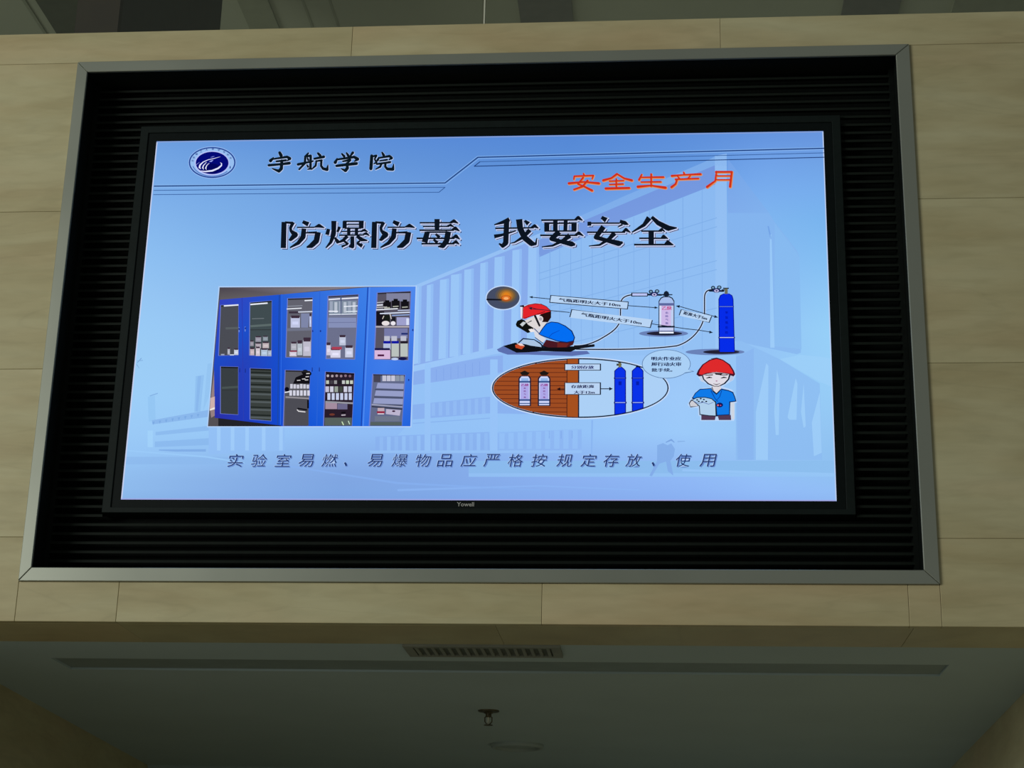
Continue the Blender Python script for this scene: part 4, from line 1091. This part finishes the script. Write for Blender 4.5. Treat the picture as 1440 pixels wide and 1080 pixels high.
# standing worker
p = Art(9, 900, 490)
p.poly([(720, 335), (745, 270), (820, 185), (900, 140), (970, 122), (1040, 140), (1130, 200), (1190, 280), (1212, 340), (1180, 410), (1110, 450), (1050, 490), (1170, 530), (1200, 600), (1230, 690), (1200, 700), (1200, 900), (1190, 925), (765, 925), (765, 870), (740, 855), (735, 760), (640, 760), (605, 720), (640, 640), (720, 545), (800, 505), (905, 505), (850, 455), (770, 420)], (186, 214, 250), 12)
p.poly([(760, 380), (745, 345), (790, 330), (810, 430), (780, 425)], (196, 206, 226), 14); p.poly([(1170, 340), (1190, 350), (1180, 400), (1140, 430), (1130, 340)], (186, 200, 226), 14)
p.poly([(780, 340), (800, 400), (860, 460), (940, 492), (1000, 492), (1080, 455), (1130, 400), (1150, 330), (960, 300)], DK, 15)
p.poly([(796, 340), (815, 395), (870, 448), (940, 480), (1000, 480), (1065, 445), (1112, 395), (1130, 330), (960, 300)], (224, 220, 230), 16)
p.poly([(715, 335), (735, 285), (790, 210), (880, 150), (970, 128), (1050, 148), (1140, 210), (1190, 290), (1205, 335), (1185, 362), (1150, 350), (1080, 330), (960, 322), (860, 330), (790, 355), (745, 362)], (70, 16, 40), 16)
p.poly([(745, 330), (760, 280), (805, 215), (890, 160), (970, 140), (1045, 160), (1125, 218), (1170, 290), (1182, 330), (1080, 316), (960, 306), (840, 318), (780, 342)], (222, 42, 44), 17)
p.stroke([(900, 140, 7), (970, 128, 9), (1030, 145, 7)], (50, 16, 40), 18)
p.poly([(940, 320), (1060, 322), (1020, 345), (960, 340)], (30, 22, 26), 18)
for x in (875, 1060):
    p.stroke([(x-45, 345+(x < 900)*3, 8), (x+45, 342, 12)], (30, 24, 32), 18); p.stroke([(x-35, 385, 6), (x, 374, 18), (x+36, 378, 8)], (26, 26, 36), 18)
p.ell(970, 420, 12, 8, (176, 130, 160), 18, 10); p.stroke([(930, 455, 5), (970, 466, 10), (1014, 452, 5)], (70, 50, 60), 18)
# body
p.poly([(915, 480), (1020, 480), (1030, 530), (970, 585), (910, 530)], (222, 216, 222), 15)
p.poly([(655, 640), (700, 570), (760, 520), (905, 510), (925, 545), (970, 580), (1030, 515), (1120, 535), (1180, 560), (1205, 620), (1222, 680), (1145, 690), (1140, 850), (970, 870), (960, 690), (830, 640), (700, 660)], (10, 40, 96), 16)
p.poly([(672, 630), (710, 575), (765, 530), (900, 520), (920, 555), (970, 595), (1030, 530), (1120, 548), (1170, 570), (1192, 620), (1208, 670), (1130, 680), (1128, 842), (980, 850), (965, 680), (830, 622), (700, 640)], (16, 122, 232), 17)
p.stroke([(900, 545, 10), (950, 640, 8), (985, 680, 8)], (8, 52, 150), 18); p.stroke([(1035, 540, 8), (1010, 620, 8), (975, 660, 6)], (8, 52, 150), 18)
p.stroke([(912, 500, 10), (930, 545, 8), (970, 580, 8), (1020, 530, 10)], DK, 18)
p.poly([(1145, 690), (1195, 695), (1195, 900), (1160, 905)], (206, 214, 226), 16)
p.poly([(620, 700), (650, 655), (700, 665), (740, 740), (640, 755)], DK, 16); p.poly([(632, 702), (655, 670), (700, 678), (735, 740), (640, 742)], (206, 206, 214), 17)
p.poly([(778, 850), (960, 865), (950, 915), (778, 915)], (82, 58, 84), 17); p.poly([(985, 860), (1150, 850), (1155, 915), (1000, 915)], (82, 58, 84), 17)
p.poly([(655, 660), (720, 625), (820, 622), (910, 640), (965, 690), (972, 870), (880, 865), (755, 850), (748, 740)], DK, 18)
p.poly([(668, 662), (722, 636), (820, 632), (905, 650), (952, 694), (958, 858), (880, 855), (765, 840), (758, 735)], (176, 208, 236), 19)
p.stroke([(690, 680, 8), (740, 705, 6), (800, 690, 8), (870, 715, 6), (930, 690, 6)], (90, 110, 180), 20)
for x, y in ((725, 660), (770, 645), (810, 655), (745, 680), (840, 680), (790, 685)): p.ell(x, y, 14, 9, (24, 32, 54), 20, 8)
p.ell(1010, 725, 42, 30, (16, 22, 88), 20, 18); p.ell(988, 728, 13, 11, (230, 110, 130), 21, 10); p.ell(1022, 730, 8, 8, (210, 90, 130), 21, 10)
p.build('supervisor_drawing', disp, 'drawing of a standing worker in a red helmet holding papers')

# maker's lettering on the lower bezel
vs_, fs_ = glyphs('Yowell', 0.015)
x0 = min(v[0] for v in vs_); x1 = max(v[0] for v in vs_); y0 = min(v[1] for v in vs_); y1 = max(v[1] for v in vs_)
bm = bmesh.new(); vv = [bm.verts.new((0.737+(x-x0)/(x1-x0)*0.037, -0.0036, -0.0138+(y-y0)/(y1-y0)*0.0095)) for x, y in vs_]
for f in fs_:
    try: bm.faces.new([vv[i] for i in f])
    except ValueError: pass
o = link('lettering', bm, LOGO); o.parent = bezel; o['label'] = 'small pale grey lettering on the black bezel'
tv.rotation_euler = (0, 0.00252, 0)

# ------------------------------------------------------------------ things on the entrance ceiling
vent = thing(empty('ceiling_vent', (0.778, 0.215, ZC)), 'grey rectangular grille in the ceiling right behind the wall edge', 'vent')
VX0, VX1, VY0, VY1 = 0.607, 0.951, 0.158, 0.285
bm = bmesh.new()
for a in ((VX0, VX1, VY0, VY0+0.018, ZC-0.006, ZC), (VX0, VX1, VY1-0.018, VY1, ZC-0.006, ZC), (VX0, VX0+0.02, VY0+0.018, VY1-0.018, ZC-0.006, ZC), (VX1-0.02, VX1, VY0+0.018, VY1-0.018, ZC-0.006, ZC)):
    add_box(bm, *a)
local(link('vent_frame', bm, VENT), vent)
local(box('vent_opening_shade', DARKV, VX0+0.018, VX1-0.018, VY0+0.016, VY1-0.016, ZC-0.0015, ZC-0.0005), vent)  # flat sheet under the board, coloured dark as the shade between the vanes
n = 17
for i in range(n):
    x = VX0+0.024+i*(VX1-VX0-0.048-0.007)/(n-1)
    local(box('vane', VENT, x, x+0.007, VY0+0.017, VY1-0.017, ZC-0.006, ZC-0.0015), vent)

def ray(u, v, zz):
    d = RM @ Vector(((u-720)/F, 1, (540-v)/F)); t = (zz-CAM.z)/d.z
    return CAM+d*t
sx, sy = 0.705, 1.115
sp = thing(empty('sprinkler_head', (sx, sy, ZC)), 'small dark pendant fire sprinkler on the entrance ceiling', 'sprinkler')
bm = bmesh.new(); add_lathe(bm, (sx, sy, ZC), [(0.029, 0), (0.028, -0.003), (0.014, -0.005), (0.011, -0.008)], 28); local(link('escutcheon', bm, BRONZE), sp)
bm = bmesh.new(); add_lathe(bm, (sx, sy, ZC), [(0.008, -0.005), (0.008, -0.014), (0.005, -0.018)], 16); local(link('inlet', bm, BRONZE), sp)
for sgn in (-1, 1):
    bm = bmesh.new(); prof = [(0.004, -0.012), (0.011, -0.018), (0.011, -0.030), (0.004, -0.038), (0.001, -0.038), (0.008, -0.029), (0.008, -0.019), (0.001, -0.014)]
    add_prism(bm, [(sx+sgn*a, sy-0.002, ZC+b_) for a, b_ in prof], [(sx+sgn*a, sy+0.002, ZC+b_) for a, b_ in prof]); local(link('yoke_arm', bm, BRONZE), sp)
bm = bmesh.new(); add_lathe(bm, (sx, sy, ZC), [(0.0025, -0.016), (0.003, -0.028), (0.0025, -0.037)], 10); local(link('bulb', bm, SEAL), sp)
bm = bmesh.new(); add_lathe(bm, (sx, sy, ZC), [(0.004, -0.036), (0.012, -0.038), (0.012, -0.0395), (0.003, -0.040)], 20); local(link('deflector', bm, BRONZE), sp)

dx_, dy_ = 0.7275, 1.80
dl = thing(empty('downlight', (dx_, dy_, ZC)), 'round unlit downlight on the entrance ceiling beyond the sprinkler', 'ceiling light')
bm = bmesh.new(); add_lathe(bm, (dx_, dy_, ZC), [(0.081, 0), (0.081, -0.006), (0.077, -0.012), (0.069, -0.012), (0.066, -0.003), (0.060, -0.002)], 48); local(link('trim_ring', bm, DISC), dl)
bm = bmesh.new(); add_lathe(bm, (dx_, dy_, ZC), [(0.060, -0.0015), (0.058, -0.0045), (0.02, -0.0065)], 40); local(link('diffuser', bm, DISC), dl)
